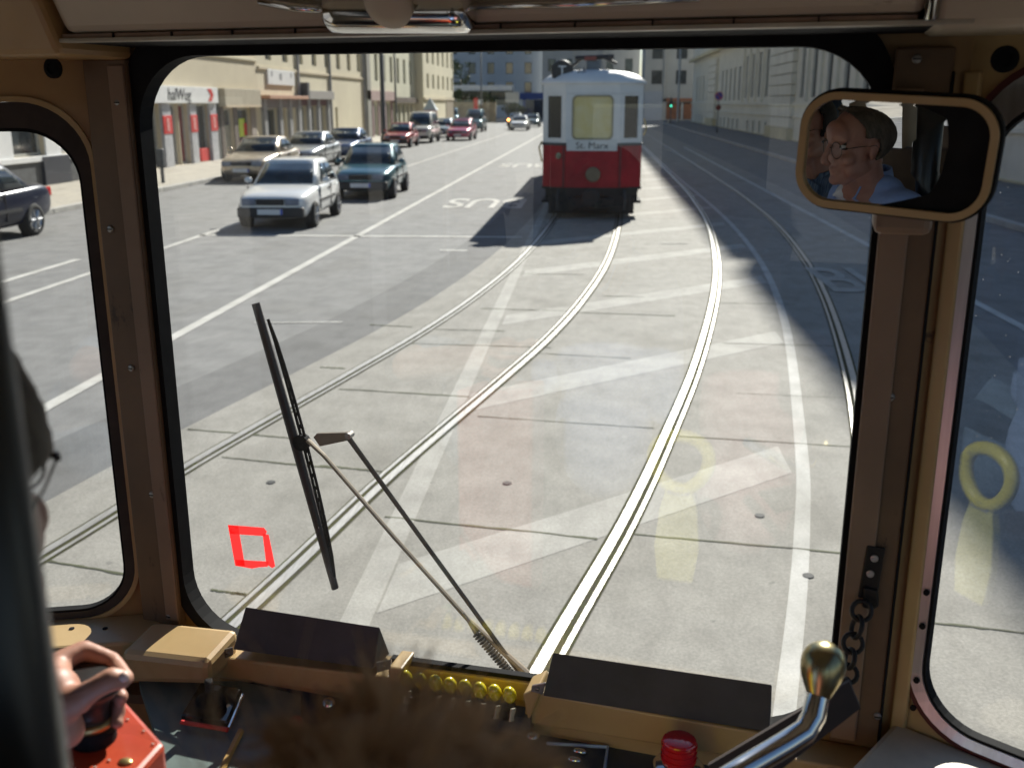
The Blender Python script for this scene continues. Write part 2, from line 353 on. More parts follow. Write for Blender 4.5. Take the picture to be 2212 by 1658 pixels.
# ------------------------------------------------------------------ buildings
M_BEIGE = mat("beige_render", (.62, .545, .40), .9, 0, .12, .35, col2=(.54, .47, .345))
M_BEIGE2 = mat("pale_yellow_render", (.68, .62, .46), .9, 0, .1, .35, col2=(.6, .54, .4))
M_CREAM = mat("greenish_cream_render", (.66, .64, .49), .9, 0, .1, .35, col2=(.58, .57, .44))
M_STONE = mat("pale_stone", (.80, .75, .62), .9, 0, .12, .8, col2=(.70, .65, .53))
M_OCHRE = mat("ochre_stone", (.66, .57, .36), .9, 0, .2, .8)
M_GREYHAZE = mat("hazy_grey_render", (.55, .58, .61), .9, 0, .2, .15, col2=(.46, .49, .52))  # pale bluish tint puts the distance haze into the wall colour
M_GREYB2 = mat("brownish_grey_render", (.50, .50, .48), .9, 0, .2, .15, col2=(.40, .40, .385))
M_PANE = mat("window_pane", (.05, .06, .065), .08, 0, .5, 1.2, spec=.8)
M_PANEB = mat("pane_with_blind", (.34, .33, .27), .35, 0, .25, 1.0)
M_FRAMEW = mat("window_frame_grey", (.42, .42, .39), .6)
M_FRAMEB = mat("window_frame_brown", (.13, .10, .08), .6)
M_ROOF = mat("roof_dark", (.12, .09, .08), .9)
M_GREYMET = mat("grey_panel", (.36, .36, .37), .5, .2, .15, 2)
M_WHITE = mat("white_panel", (.78, .78, .77), .5, 0, .06, 3)
M_RED = mat("shop_red", (.62, .035, .03), .5, 0, .15, 3)
M_DRED = mat("dark_red_door", (.20, .02, .022), .5, 0, .2, 3)
M_BLACKP = mat("black_paint", (.025, .026, .028), .5, 0, .3, 8)
M_DKGREY = mat("dark_grey_paint", (.09, .095, .10), .6, 0, .3, 5)

def facade(th, org, t, nrm, length, height, holes, m, depth=12, trim=None, mw=None, mp=None, wallname="wall"):
    """wall with real openings, reveals, window frames and panes; th parents them"""
    org = Vector(org); t = Vector(t); nrm = Vector(nrm); P = lambda a, z, d=0: org + t * a + Vector((0, 0, z)) + nrm * d
    ts = sorted({0, length} | {h[0] for h in holes} | {h[1] for h in holes}); zs = sorted({0, height} | {h[2] for h in holes} | {h[3] for h in holes})
    mb = MB()
    for i in range(len(ts) - 1):
        for j in range(len(zs) - 1):
            ca, cz = (ts[i] + ts[i + 1]) / 2, (zs[j] + zs[j + 1]) / 2
            if any(h[0] < ca < h[1] and h[2] < cz < h[3] for h in holes): continue
            mb.add([P(ts[i], zs[j]), P(ts[i + 1], zs[j]), P(ts[i + 1], zs[j + 1]), P(ts[i], zs[j + 1])], [(0, 1, 2, 3)])
    for h in holes:
        c = [(h[0], h[2]), (h[1], h[2]), (h[1], h[3]), (h[0], h[3])]
        for (a, z), (a2, z2) in zip(c, c[1:] + c[:1]): mb.add([P(a, z), P(a2, z2), P(a2, z2, -.26), P(a, z, -.26)], [(0, 1, 2, 3)])
    # mass behind
    for a, b, c, d in ((0, 0, 0, height), (length, length, 0, height)): mb.add([P(a, 0), P(a, height), P(a, height, -depth), P(a, 0, -depth)], [(0, 1, 2, 3)])
    mb.add([P(0, height), P(length, height), P(length, height, -depth), P(0, height, -depth)], [(0, 1, 2, 3)])
    mb.add([P(0, 0, -depth), P(length, 0, -depth), P(length, height, -depth), P(0, height, -depth)], [(0, 1, 2, 3)])
    mb.build(wallname, m, th)
    for h in holes:
        kind = h[4] if len(h) > 4 else 'w'; fr = MB(); w_ = h[1] - h[0]; e = min(.09, w_ * .1)
        def bar(a, b, z0, z1, d0=-.24, d1=-.14): 
            a, b = max(a, h[0] + .002), min(b, h[1] - .002); z0, z1 = max(z0, h[2] + .002), min(z1, h[3] - .002)
            fr.add([P(a, z0, d1), P(b, z0, d1), P(b, z1, d1), P(a, z1, d1), P(a, z0, d0), P(b, z0, d0), P(b, z1, d0), P(a, z1, d0)], [(0, 1, 2, 3), (4, 7, 6, 5), (0, 4, 5, 1), (1, 5, 6, 2), (2, 6, 7, 3), (3, 7, 4, 0)])
        bar(h[0], h[0] + e, h[2], h[3]); bar(h[1] - e, h[1], h[2], h[3]); bar(h[0] + e, h[1] - e, h[3] - e, h[3]); bar(h[0] + e, h[1] - e, h[2], h[2] + e)
        if kind in 'wb':
            bar((h[0] + h[1]) / 2 - .035, (h[0] + h[1]) / 2 + .035, h[2] + e, h[3] - e)
            zz = h[2] + (h[3] - h[2]) * .68; bar(h[0] + e, (h[0] + h[1]) / 2 - .035, zz - .03, zz + .03); bar((h[0] + h[1]) / 2 + .035, h[1] - e, zz - .03, zz + .03)
        fo = fr.build("door_frame" if kind == 'd' else "window", mw or M_FRAMEW, th)
        pn = MB(); pn.add([P(h[0], h[2], -.19), P(h[1], h[2], -.19), P(h[1], h[3], -.19), P(h[0], h[3], -.19), P(h[0], h[2], -.2), P(h[1], h[2], -.2), P(h[1], h[3], -.2), P(h[0], h[3], -.2)], [(0, 1, 2, 3), (7, 6, 5, 4)])
        pn.build("door_leaf" if kind == 'd' else "pane", (h[5] if len(h) > 5 else None) or mp or M_PANE, fo)
    return P
def band(th, P, a0, a1, z0, z1, d, m, name="cornice", d0=-.01):
    mb = MB(); mb.add([P(a0, z0, d0), P(a1, z0, d0), P(a1, z0, d), P(a0, z0, d), P(a0, z1, d0), P(a1, z1, d0), P(a1, z1, d), P(a0, z1, d)], [(0, 3, 2, 1), (4, 5, 6, 7), (0, 1, 5, 4), (1, 2, 6, 5), (2, 3, 7, 6), (3, 0, 4, 7)])
    return mb.build(name, m, th, bevel=.01)
XF = -16.0
def bld(name, label, y0, cat="building", x=XF): 
    t = thing(name, label, cat, (x, y0, 0)); OFF[t.name] = (x, y0, 0); return t
# first house: shops, blank beige wall above
b1 = bld("corner_house", "beige house with the red and white shop on its ground floor", 20)
y = lambda v: v - 20
holes = []
for a, b in ((21, 23.4), (24, 26.3), (27.05, 28.75), (29.6, 31.6), (32.3, 33.6)): holes.append((y(a), y(b), .95, 2.75, 's'))
holes += [(y(34.2), y(36.85), .14, 2.40, 's'), (y(37.75), y(38.6), .14, 2.40, 's'), (y(38.65), y(39.5), .13, 2.40, 'd', M_DRED), (y(40.15), y(41.75), .14, 2.40, 's')]
holes += [(y(43.4), y(44.6), .3, 2.2, 's'), (y(45.1), y(46.9), .3, 2.2, 's')]
for k in range(10): holes.append((y(21 + 2.75 * k), y(22.1 + 2.75 * k), 4.9, 6.9, 'w'))
for k in range(10): holes.append((y(21 + 2.75 * k), y(22.1 + 2.75 * k), 8.2, 10.2, 'w'))
P1 = facade(b1, (XF, 20, 0), (0, 1, 0), (1, 0, 0), 28.3, 13, holes, M_BEIGE)
for a, b in ((20, 21), (23.4, 24), (26.3, 27.05), (28.75, 29.6), (31.6, 32.3)): band(b1, P1, y(a), y(b), .95, 2.9, .05, M_WHITE, "pillar")
band(b1, P1, y(20), y(34), .12, .80, .04, M_DKGREY, "plinth"); band(b1, P1, y(20), y(34), .80, .95, .10, M_WHITE, "window_ledge")
band(b1, P1, y(28.4), y(29.9), .12, .93, .13, mat("dark_slate", (.035, .04, .055), .4), "plinth_block")
for c, w_ in ((37.3, .75), (39.85, .6), (42.0, .7)):
    band(b1, P1, y(c - w_ / 2), y(c + w_ / 2), .12, 2.41, .12, mat("silver_pillar", (.52, .53, .56), .4, .2), "pillar")
    band(b1, P1, y(c - w_ / 2) - .02, y(c + w_ / 2) + .02, 1.32, 1.98, .14, M_RED, "red_panel", .1)
    band(b1, P1, y(c - .1), y(c + .1), 1.42, 1.88, .15, mat("pale_red", (.75, .35, .33), .5), "emblem", .139)
band(b1, P1, y(40.6), y(41.5), .14, .65, .02, M_RED, "window_decal", -.15); band(b1, P1, y(34.3), y(35.6), .14, .7, .02, M_DRED, "window_decal", -.15)
band(b1, P1, y(42.45), y(42.95), .12, 2.95, .03, mat("shadow_gap_panel", (.05, .05, .045), .8), "shadow_gap_strip")  # dark raised panel, its colour stands in for a shaded gap
band(b1, P1, y(43.0), y(43.4), .12, 2.28, .05, M_FRAMEB, "shop_frame"); band(b1, P1, y(44.6), y(45.1), .12, 2.28, .05, M_FRAMEB, "shop_frame"); band(b1, P1, y(46.9), y(47.6), .12, 2.28, .05, mat("taupe", (.33, .28, .25), .7), "shop_frame")
band(b1, P1, y(43.5), y(44.55), .35, 1.5, -.13, M_PANEB, "window_poster", -.18)
sg = thing("shop_sign", "white shop sign with dark slanting letters over red panelled pillars", "sign", (XF, 38, 2.4)); OFF[sg.name] = (XF, 38, 2.4)
MB().box((XF + .02, 33.6, 2.42), (XF + .24, 42.35, 3.04)).build("sign_board", M_WHITE, sg, bevel=.01)
text_mesh("lettering", "halWug", .62, M_BLACKP, sg, (XF + .247, 38.3, 2.72), (R(90), 0, R(90)), .004, 1.15, 1.0, shear=.2)
for yy in (34.4, 41.5): MB().prism([(XF + .242, yy - .3, 2.5), (XF + .242, yy + .1, 2.5), (XF + .242, yy + .32, 2.75), (XF + .242, yy + .1, 2.98), (XF + .242, yy - .3, 2.98), (XF + .242, yy, 2.74)], (.012, 0, 0)).build("emblem", M_RED, sg)
s2 = thing("shop_sign", "blank beige fascia board over the shop with the yellow poster", "sign", (XF, 45.3, 2.3)); OFF[s2.name] = (XF, 45.3, 2.3)
MB().box((XF + .02, 43, 2.30), (XF + .30, 47.7, 3.03)).build("fascia_board", mat("khaki_board", (.42, .37, .28), .7, 0, .1, 2), s2, bevel=.01)
MB().box((XF + .29, 43, 2.25), (XF + .34, 47.7, 2.33)).build("fascia_edge", mat("pale_wood", (.62, .5, .36), .6), s2)
ps = MB().box((XF - .16, 45.75, .95), (XF - .145, 46.5, 1.75)).build("window_poster", mat("lime_yellow", (.62, .75, .04), .5, 0, .2, 6, col2=(.45, .62, .03)), None); tag(ps, "lime yellow poster with red edge in a shop window", "poster")
q = MB().box((XF - .144, 46.35, 1.0), (XF - .14, 46.75, 1.55)).build("poster_edge", M_RED, None); q.parent = ps
q.matrix_parent_inverse.identity(); ps.location = (0, 0, 0)
# second house
b2 = bld("shop_house", "pale beige house with grey columned shops and a white poster board above", 48.3); y = lambda v: v - 48.3
holes = []; shop = [(49.3, 51.0, .3, 2.2, 's'), (51.5, 52.4, .13, 2.2, 'd', M_DRED), (54.9, 56.2, .3, 2.3, 's'), (56.7, 58.2, .3, 2.3, 's'), (58.7, 60.2, .3, 2.3, 's'), (62.6, 63.2, .2, 2.2, 's')]
for h in shop: holes.append((y(h[0]), y(h[1])) + h[2:])
for k in range(8): holes.append((y(49.6 + 2.75 * k), y(50.55 + 2.75 * k), 4.45, 6.3, 'w'))
for k in range(8): holes.append((y(49.6 + 2.75 * k), y(50.55 + 2.75 * k), 7.8, 9.7, 'w'))
P2 = facade(b2, (XF, 48.3, 0), (0, 1, 0), (1, 0, 0), 22.4, 13.5, holes, M_BEIGE2)
for c in (48.75, 51.2, 52.9, 54.5, 56.45, 58.45, 60.6): band(b2, P2, y(c - .22), y(c + .22), .12, 2.62, .16, M_GREYMET, "column")
band(b2, P2, y(48.3), y(54.6), 2.2, 2.62, .10, mat("purple_grey", (.24, .22, .23), .6), "shop_fascia")
band(b2, P2, y(54.7), y(60.8), 2.3, 2.62, .08, mat("maroon_fascia", (.17, .09, .10), .6), "shop_fascia")
band(b2, P2, y(48.3), y(54.9), 2.63, 2.8, .55, mat("terracotta_ledge", (.48, .27, .18), .7), "canopy")
band(b2, P2, y(55.4), y(61.2), 2.64, 3.1, .35, mat("grey_fascia_board", (.33, .31, .29), .7), "canopy")
band(b2, P2, y(55.0), y(55.4), 2.64, 3.5, .5, M_DKGREY, "bracket")
for a_ in (6.45, 13.1, 22.2): band(b2, P2, a_, a_ + .12, .12, 13.3, .14, M_GREYMET, "drainpipe", .01)
s3 = thing("poster_board", "white poster board on the wall above the terracotta ledge", "sign", (XF, 51.8, 3.3)); OFF[s3.name] = (XF, 51.8, 3.3)
MB().box((XF + .01, 49.6, 3.30), (XF + .10, 54.0, 4.02)).build("board", M_WHITE, s3, bevel=.01)
MB().box((XF + .101, 51.4, 3.55), (XF + .106, 51.8, 3.85)).box((XF + .101, 50.1, 3.7), (XF + .106, 50.3, 3.95)).box((XF + .101, 53.3, 3.7), (XF + .106, 53.5, 3.95)).build("print", M_GREYMET, s3)
band(b2, P2, 0.02, 22.3, 3.98, 4.12, .08, M_BEIGE, "string_course"); band(b1, P1, 0.02, 28.2, 4.3, 4.42, .08, M_BEIGE2, "string_course")
# third house
b3 = bld("row_house", "cream house with a maroon shopfront behind the dark lamp post", 70.7); y = lambda v: v - 70.7
holes = [(y(a), y(a + 1.3), .2, 2.4, 's') for a in (62 + 9.4, 73.4, 75.6, 78.0, 80.3, 82.6, 84.6, 86.6, 88.4)]
for k in range(7): holes.append((y(71.6 + 2.75 * k), y(72.65 + 2.75 * k), 4.0, 5.9, 'w'))
for k in range(7): holes.append((y(71.6 + 2.75 * k), y(72.65 + 2.75 * k), 7.2, 9.1, 'w'))
P3 = facade(b3, (XF, 70.7, 0), (0, 1, 0), (1, 0, 0), 19.9, 14, holes, M_CREAM)
for a in (71.1, 73.05, 75.1, 77.4, 79.8): band(b3, P3, y(a - .2), y(a + .2), .12, 2.6, .1, mat("mauve_pier", (.33, .22, .22), .7), "pier")
band(b3, P3, 0.02, 9.5, 2.62, 3.3, .25, mat("mauve_sign", (.42, .30, .28), .7), "shop_fascia"); band(b3, P3, 9.6, 19.8, 2.45, 2.9, .3, M_FRAMEB, "shop_fascia")
band(b3, P3, 0.0, 1.1, .12, 12, .25, mat("grey_pier", (.27, .26, .23), .8), "pier")
# fourth house stands forward
b4 = bld("gabled_house", "tall pale yellow house that ends the left row, standing a little forward", 91, x=-15.3); y = lambda v: v - 91
holes = [(y(93 + 3.1 * k), y(94.1 + 3.1 * k), 3.75, 5.0, 'w') for k in range(6)] + [(y(93 + 3.1 * k), y(94.1 + 3.1 * k), 5.9, 7.5, 'w') for k in range(6)] + [(y(93 + 3.1 * k), y(94.1 + 3.1 * k), 8.4, 9.8, 'w') for k in range(6)]
holes += [(y(92), y(94.5), .2, 2.3, 's'), (y(95.5), y(98), .13, 2.3, 'd', M_DRED)]
P4 = facade(b4, (-15.3, 91, 0), (0, 1, 0), (1, 0, 0), 19, 16, holes, mat("lemon_render", (.74, .68, .50), .9, 0, .1, .3, col2=(.66, .61, .45)))
band(b4, P4, 0, 19, 2.75, 2.95, .12, M_BEIGE); band(b4, P4, 13.5, 18.9, .12, 3.0, .06, mat("brown_base", (.30, .25, .18), .8), "plinth")
# stone palace on the right
b5 = thing("stone_palace", "long pale stone building in shade along the right pavement", "building", (12.5, 30, 0)); OFF[b5.name] = (12.5, 30, 0); y = lambda v: v - 30
holes = []
for c in (34, 38, 42, 46.2, 50.2, 54.2, 58.2, 62.2, 65.6): holes.append((y(c - .6), y(c + .6), 2.75, 7.4, 'w'))
for c in (79.2, 82.8, 86.4, 90): holes.append((y(c - .85), y(c + .85), 2.9, 6.3, 'b', M_PANEB))
for c in (94.5, 97.6, 100.8, 104, 107.2): holes.append((y(c - .6), y(c + .6), 2.7, 5.6, 'w'))
for c in (122, 126, 130, 134): holes.append((y(c - .7), y(c + .7), 2.7, 5.6, 'b', M_PANEB))
for c in (34, 38, 42, 46, 78.6, 81.6, 84.8, 88, 94.5, 97.6, 100.8, 104, 107.2, 122, 126, 130, 134): holes.append((y(c - .5), y(c + .5), .2, 1.1, 's'))
P5 = facade(b5, (12.5, 30, 0), (0, 1, 0), (-1, 0, 0), 110, 24.3, holes, M_STONE, mw=M_DKGREY)
for a, b in ((67.6, 76.4), (111, 119)):
    for k in range(9): band(b5, P5, y(a), y(b), .9 + k * .68, .9 + k * .68 + .62, .32, M_STONE, "rusticated_course")
    band(b5, P5, y(a) - .05, y(b) + .05, .12, .88, .42, M_OCHRE, "plinth"); band(b5, P5, y(a), y(b), 7.55, 24.2, .3, M_STONE, "pavilion_wall")
for a, b in ((30, 67.5), (76.5, 110.9), (119.1, 140)):
    band(b5, P5, y(a), y(b), .12, .19, .1, M_OCHRE, "plinth"); band(b5, P5, y(a), y(b), 1.55, 1.68, .10, M_STONE, "string_course"); band(b5, P5, y(a), y(b), 2.3, 2.5, .14, M_STONE, "string_course")
band(b5, P5, 0, 110, 7.56, 7.9, .7, M_OCHRE, "cornice", .31)
for c in (44.2, 48.2, 52.2, 56.2, 60.2, 64.0, 77.4, 81, 84.6, 88.2, 91.8): band(b5, P5, y(c - .35), y(c + .35), 2.52, 7.5, .16, M_STONE, "pilaster")
for a, b in ((30, 55.9), (57.1, 140)):
    mb = MB().box((12.52, a, 24.31), (14.5, b, 27.9)); mb.build("attic", M_STONE, b5)
# far blocks that close the street
def farblock(name, label, x0, x1, yy, h, m, dx=3.4, w_=1.3, zz=(4.2, 7.6, 11, 14.4, 17.8), base=None):
    t = thing(name, label, "building", (x0, yy, 0)); OFF[t.name] = (x0, yy, 0); hs = []; n = int((x1 - x0) / dx)
    for r, z in enumerate(zz[:3]):
        for k in range(n): a = (k + .5) * dx; hs.append((a - w_ / 2, a + w_ / 2, z, z + 2.0, 's'))
    hs += base or []
    P = facade(t, (x0, yy, 0), (1, 0, 0), (0, -1, 0), x1 - x0, 26, hs, m, mw=M_DKGREY); return t, P
f1, F1 = farblock("apartment_block", "blue grey apartment block at the end of the street, left of the tram roof", -45, -9.5, 190, 26, M_GREYHAZE)
band(f1, F1, 0, 35.5, 3.3, 3.7, .3, M_GREYB2, "string_course")
f2, F2 = farblock("apartment_block", "brownish grey block behind the roof of the red tram", -9.4, 6.8, 176, 26, M_GREYB2, 3.2)
for a in (5, 10): band(f2, F2, a, a + .7, 0, 25, .25, mat("pale_pier", (.46, .45, .42), .9), "pier")
f3, F3 = farblock("apartment_block", "grey block with a brown shopfront and gate beside the stone palace", 6.9, 24, 158, 26, M_GREYB2, 3.6, 1.6, (5.2, 8.8, 12.4), [(3.2, 5.6, .1, 2.6, 'd', mat("brown_gate", (.30, .12, .06), .7, 0, .25, 2)), (5.9, 8.0, .1, 2.6, 'd', mat("brown_gate", (.3, .12, .06)))])
band(f3, F3, .1, 2.8, 0, 4.2, .15, mat("pale_blue_grey", (.42, .45, .5), .8), "shop_wall"); band(f3, F3, 2.9, 12, 2.7, 3.2, .3, mat("rust_fascia", (.34, .14, .08), .7), "shop_fascia")
for a in (2.85, 8.2): band(f3, F3, a, a + .5, 0, 24, .3, mat("pale_pier", (.46, .45, .42)), "pier")
# ------------------------------------------------------------------ cars
M_TYRE = mat("tyre_rubber", (.022, .022, .022), .85, 0, .3, 20)
M_RIM = mat("alloy_rim", (.55, .56, .58), .3, .9, .15, 10)
M_CGLASS = mat("car_window", (.05, .075, .09), .03, .35, .6, 1.1, col2=(.012, .018, .022), spec=1.0)
M_TRIM = mat("black_plastic", (.025, .025, .027), .6, 0, .3, 12)
M_LAMP = mat("headlamp_glass", (.16, .20, .28), .08, .3, .2, 8)
M_TAIL = mat("tail_lamp_red", (.65, .02, .02), .15, 0, .2, 8)
M_PLATE = mat("number_plate_white", (.72, .72, .72), .4, 0, .05, 5)
M_BLUE = mat("plate_blue", (.03, .08, .5), .4)
def paint(name, c, metal=.25): return mat(name, c, .28, metal, .08, 1.5, coat=.7 if max(c) > .03 else .12, spec=.5 if max(c) > .03 else .25)
KINDS = {
 'hatch': dict(L=3.75, W=1.60, body=[(1.87, .36, .58, .66), (1.84, .26, .66, .76), (1.6, .20, .74, .93), (1.0, .19, .81, .98), (.62, .19, .85, 1), (-.3, .19, .87, 1), (-1.2, .19, .88, .99), (-1.6, .22, .87, .95), (-1.83, .30, .82, .88), (-1.87, .38, .66, .80)], cab=(.86, .70, -1.72, 1.36, .02, -1.25), split=-.42, ax=(1.18, -1.2), wr=.275),
 'sedan': dict(L=4.45, W=1.70, body=[(2.22, .36, .56, .60), (2.17, .26, .66, .75), (1.9, .20, .76, .92), (1.2, .19, .84, .98), (.75, .19, .89, 1), (-.3, .19, .91, 1), (-1.2, .19, .93, 1), (-1.75, .22, .95, .95), (-2.12, .30, .90, .86), (-2.21, .40, .68, .74)], cab=(.90, .82, -1.55, 1.37, .10, -.95), split=-.40, ax=(1.38, -1.28), wr=.30),
 'van': dict(L=4.6, W=1.8, body=[(2.28, .40, .66, .70), (2.24, .30, .85, .82), (2.0, .24, 1.0, .94), (1.6, .22, 1.05, .99), (1.2, .22, 1.08, 1), (-.3, .22, 1.10, 1), (-1.6, .22, 1.10, 1), (-2.1, .26, 1.10, .98), (-2.27, .34, 1.05, .94), (-2.3, .42, .8, .9)], cab=(1.06, 1.3, -2.2, 1.92, .55, -2.0), split=-.30, ax=(1.45, -1.35), wr=.32),
}
CARN = [0]
def car(name, label, kind, col, loc, rz, group=None, trim=True, scale=1.0, cat="car", plate=True):
    K = KINDS[kind]; hw = K['W'] / 2; t = thing(name, label, cat, loc, rz, group); t.scale = (scale,) * 3
    rings = []
    for y_, zb, zt, k in K['body']:
        w_ = hw * k; zm = zb + (zt - zb) * .5; half = [(w_ * .72, zb), (w_ * .96, zb + .06), (w_, zm), (w_ * .985, zb + (zt - zb) * .82), (w_ * .90, zt), (w_ * .45, zt + .018)]
        rings.append([Vector((a, y_, z)) for a, z in half] + [Vector((-a, y_, z)) for a, z in reversed(half)])
    MB().loft(rings).build("body", col, t, smooth=True, sub=2)
    zb, yf, yr, zr, rf, rr = K['cab']; wb, wt = hw * .925, hw * .74
    def ringz(z, f, r, w_, c=.10):
        fr_ = [.88 - .22 * i for i in range(9)]; pts = [Vector((w_ * q, f + c * (1 - q * q) - c * .5, z)) for q in fr_]; m_ = (f + r) / 2; h_ = (f - r) / 2 - .13
        sd = [m_ + h_ * (1 - i / 4) for i in range(9)]; pts += [Vector((-w_ * (1 - .035 * ((y_ - m_) / h_) ** 2), y_, z)) for y_ in sd]
        pts += [Vector((w_ * -q, r - c * .6 * (1 - q * q) + c * .3, z)) for q in fr_]; pts += [Vector((w_ * (1 - .035 * ((y_ - m_) / h_) ** 2), y_, z)) for y_ in reversed(sd)]
        return pts
    B = ringz(zb - .06, yf + .04, yr - .02, wb); T = ringz(zr - .065, rf, rr, wt); rings_ = [B, [a_.lerp(b_, .5) * 1 + Vector((a_.x * .012, 0, 0)) for a_, b_ in zip(B, T)], T]
    ym = (rf + rr) / 2
    for k_, dz in ((.955, .025), (.86, .045), (.68, .058), (.40, .065), (.02, .067)): rings_.append([Vector((p.x * k_, ym + (p.y - ym) * (.3 + .7 * k_) if k_ > .5 else ym + (p.y - ym) * k_ * 1.3, zr - .065 + dz)) for p in T])
    MB().loft(rings_).build("roof", col, t, smooth=True)
    def pane(name, i0, i1, t0, t1, e0=0.0, e1=0.0, m=M_CGLASS):
        ids = [i0 + e0] + [q for q in range(i0 + 1, i1)] + [i1 - e1]; g0 = []; gm_ = MB()
        def S(i_, t_):
            a_, b_ = int(i_), min(int(i_) + 1, 35); f_ = i_ - int(i_); p0_ = B[a_].lerp(B[b_], f_); p1_ = T[a_].lerp(T[b_], f_); p_ = p0_.lerp(p1_, t_); p_.x += p_.x * .024 * 2 * min(t_, 1 - t_); return p_
        for t_ in (t0, (t0 + t1) / 2, t1):
            row = []
            for i_ in ids:
                p_ = S(i_, t_); c_ = Vector((p_.x * .9, (yf + yr) / 2 + (p_.y - (yf + yr) / 2) * .9, 0)); o_ = Vector((p_.x, p_.y - (yf + yr) / 2, 0)); o_ = Vector((0, 1 if o_.y > 0 else -1, .45)) if i0 in (0, 18) else Vector((1 if p_.x > 0 else -1, 0, .3)); row.append(p_ + o_.normalized() * .007)
            g0.append(row)
        n_i = len(ids); gm_.add([p for r in g0 for p in r], [(r * n_i + q, r * n_i + q + 1, (r + 1) * n_i + q + 1, (r + 1) * n_i + q) for r in range(2) for q in range(n_i - 1)])
        o2 = gm_.build(name, m, t, smooth=True); md = o2.modifiers.new("thick", 'SOLIDIFY'); md.thickness = .006; md.offset = 0
    pane("windscreen", 0, 8, .13, .93, .12, .12); pane("rear_window", 18, 26, .2, .9, .2, .2)
    sp = 9 + 8 * (yf - .09 - K['split']) / max(.1, (yf - yr - .18)); a_ = int(sp)
    pane("side_window", 9, a_ + 1, .16, .90, 1.0, 1 - (sp - a_) + .08); pane("side_window", a_, 17, .16, .90, (sp - a_) + .08, .5)
    a2 = 44 - sp; b_ = int(a2); pane("side_window", b_, 35, .16, .90, (a2 - b_) + .08, 1.0); pane("side_window", 27, b_ + 1, .16, .90, .5, 1 - (a2 - b_) + .08)
    F = K['body'][0][0]; Rr = K['body'][-1][0]; zt = K['body'][1][2]
    if trim:
        MB().box((-hw * .86, F - .12, .27), (hw * .86, F + .05, .47)).build("front_bumper", M_TRIM, t, bevel=.03)
        MB().box((-hw * .86, Rr - .05, .30), (hw * .86, Rr + .12, .5)).build("rear_bumper", M_TRIM, t, bevel=.03)
    gm = MB().box((-hw * .36, F - .05, zt - .14), (hw * .36, F + .022, zt - .015))
    for i in range(4): gm.box((-hw * .35, F + .022, zt - .13 + i * .028), (hw * .35, F + .03, zt - .12 + i * .028))
    gm.build("grille", M_TRIM, t)
    for s in (1, -1):
        x0, x1 = sorted((s * hw * .38, s * hw * .74)); MB().box((x0, F - .12, zt - .15), (x1, F + .02, zt - .005)).build("headlight", M_LAMP, t, bevel=.02)
        x0, x1 = sorted((s * hw * .50, s * hw * .80)); z0 = K['body'][-2][2]; MB().box((x0, Rr - .01, z0 - .24), (x1, Rr + .2, z0 - .06)).build("tail_light", M_TAIL, t, bevel=.02)
        MB().ell((s * (hw + .06), yf - .35, zb + .06), (.09, .05, .065), 10, 8).build("wing_mirror", col, t, smooth=True)
    for s in (1, -1):
        zs_ = K['body'][4][2]; sm_ = MB(); yd = [K['cab'][2] * .20 + .30, K['split'] + .02, K['cab'][1] + .05]
        for yy_ in (K['split'], K['cab'][1] - .02): sm_.box((s * hw * .985 - .012, yy_ - .006, .34), (s * hw * .985 + .012, yy_ + .006, zs_ - .03))
        x0, x1 = sorted((s * hw * .985, s * (hw + .012))); sm_.box((x0, K['ax'][1] + .4, .50), (x1, K['ax'][0] - .42, .555)); sm_.build("side_trim", M_TRIM, t)
        x0, x1 = sorted((s * hw * .98, s * (hw + .02))); MB().box((x0, K['split'] + .10, zs_ - .14), (x1, K['split'] + .26, zs_ - .11)).build("door_handle", M_TRIM, t)
    for s in (-.35, .35): MB().cap((s, (yf + yr) / 2 - .1, zb - .02), (s, (yf + yr) / 2 - .16, zb + .30), .16, .12).build("seat", M_TRIM, t, smooth=True)
    if plate:
        pm = MB().box((-.26, F + .052, .33), (.26, F + .062, .44)).build("number_plate", M_PLATE, t); MB().box((-.258, F + .0625, .332), (-.215, F + .064, .438)).build("plate_band", M_BLUE, pm)
        MB().box((-.26, Rr - .062, .36), (.26, Rr - .052, .47)).build("number_plate", M_PLATE, t)
    for yy in K['ax']:
        for s in (1, -1):
            r = K['wr']; x = s * (hw - .085)
            wl = MB().lathe([(r * 1.16, -.10), (r * 1.16, .0), (0, .0)], (s * (hw - .08), yy, r + .02), (s, 0, 0), 24); wl.build("wheel_arch", M_TRIM, t)
            w_ = MB().lathe([(r * .62, -.09), (r * .93, -.09), (r, -.06), (r, .06), (r * .93, .09), (r * .66, .095), (r * .62, .06)], (x, yy, r), (s, 0, 0), 28).build("wheel", M_TYRE, t, smooth=True)
            rm = MB().lathe([(r * .66, .05), (r * .64, .085), (r * .58, .07), (r * .2, .075), (0, .085)], (x, yy, r), (s, 0, 0), 28)
            for k in range(6):
                a = k * math.pi / 3; c_, s_ = math.cos(a), math.sin(a); rm.tube([(x + s * .08, yy + c_ * r * .14, r + s_ * r * .14), (x + s * .09, yy + c_ * r * .6, r + s_ * r * .6)], r * .09, 6)
            rm.build("rim", M_RIM, w_)
    return t
PI = math.pi
car("hatchback", "white three door hatchback in the queue, front towards the tram", 'hatch', paint("white_car_paint", (.80, .80, .78), 0), (-6.42, 21.15, 0), PI + .05, "cars driving towards the tram", scale=.95)
car("hatchback", "teal hatchback right behind the white three door hatchback", 'hatch', paint("teal_car_paint", (.025, .115, .15), .3), (-6.12, 27.7, 0), PI + .05, "cars driving towards the tram", scale=1.0)
car("parked_car", "champagne coloured saloon parked at the left kerb near the red pillars", 'sedan', paint("champagne_car_paint", (.50, .42, .32), .5), (-11.15, 33.6, 0), PI + .02, "cars parked along the left kerb", trim=False)
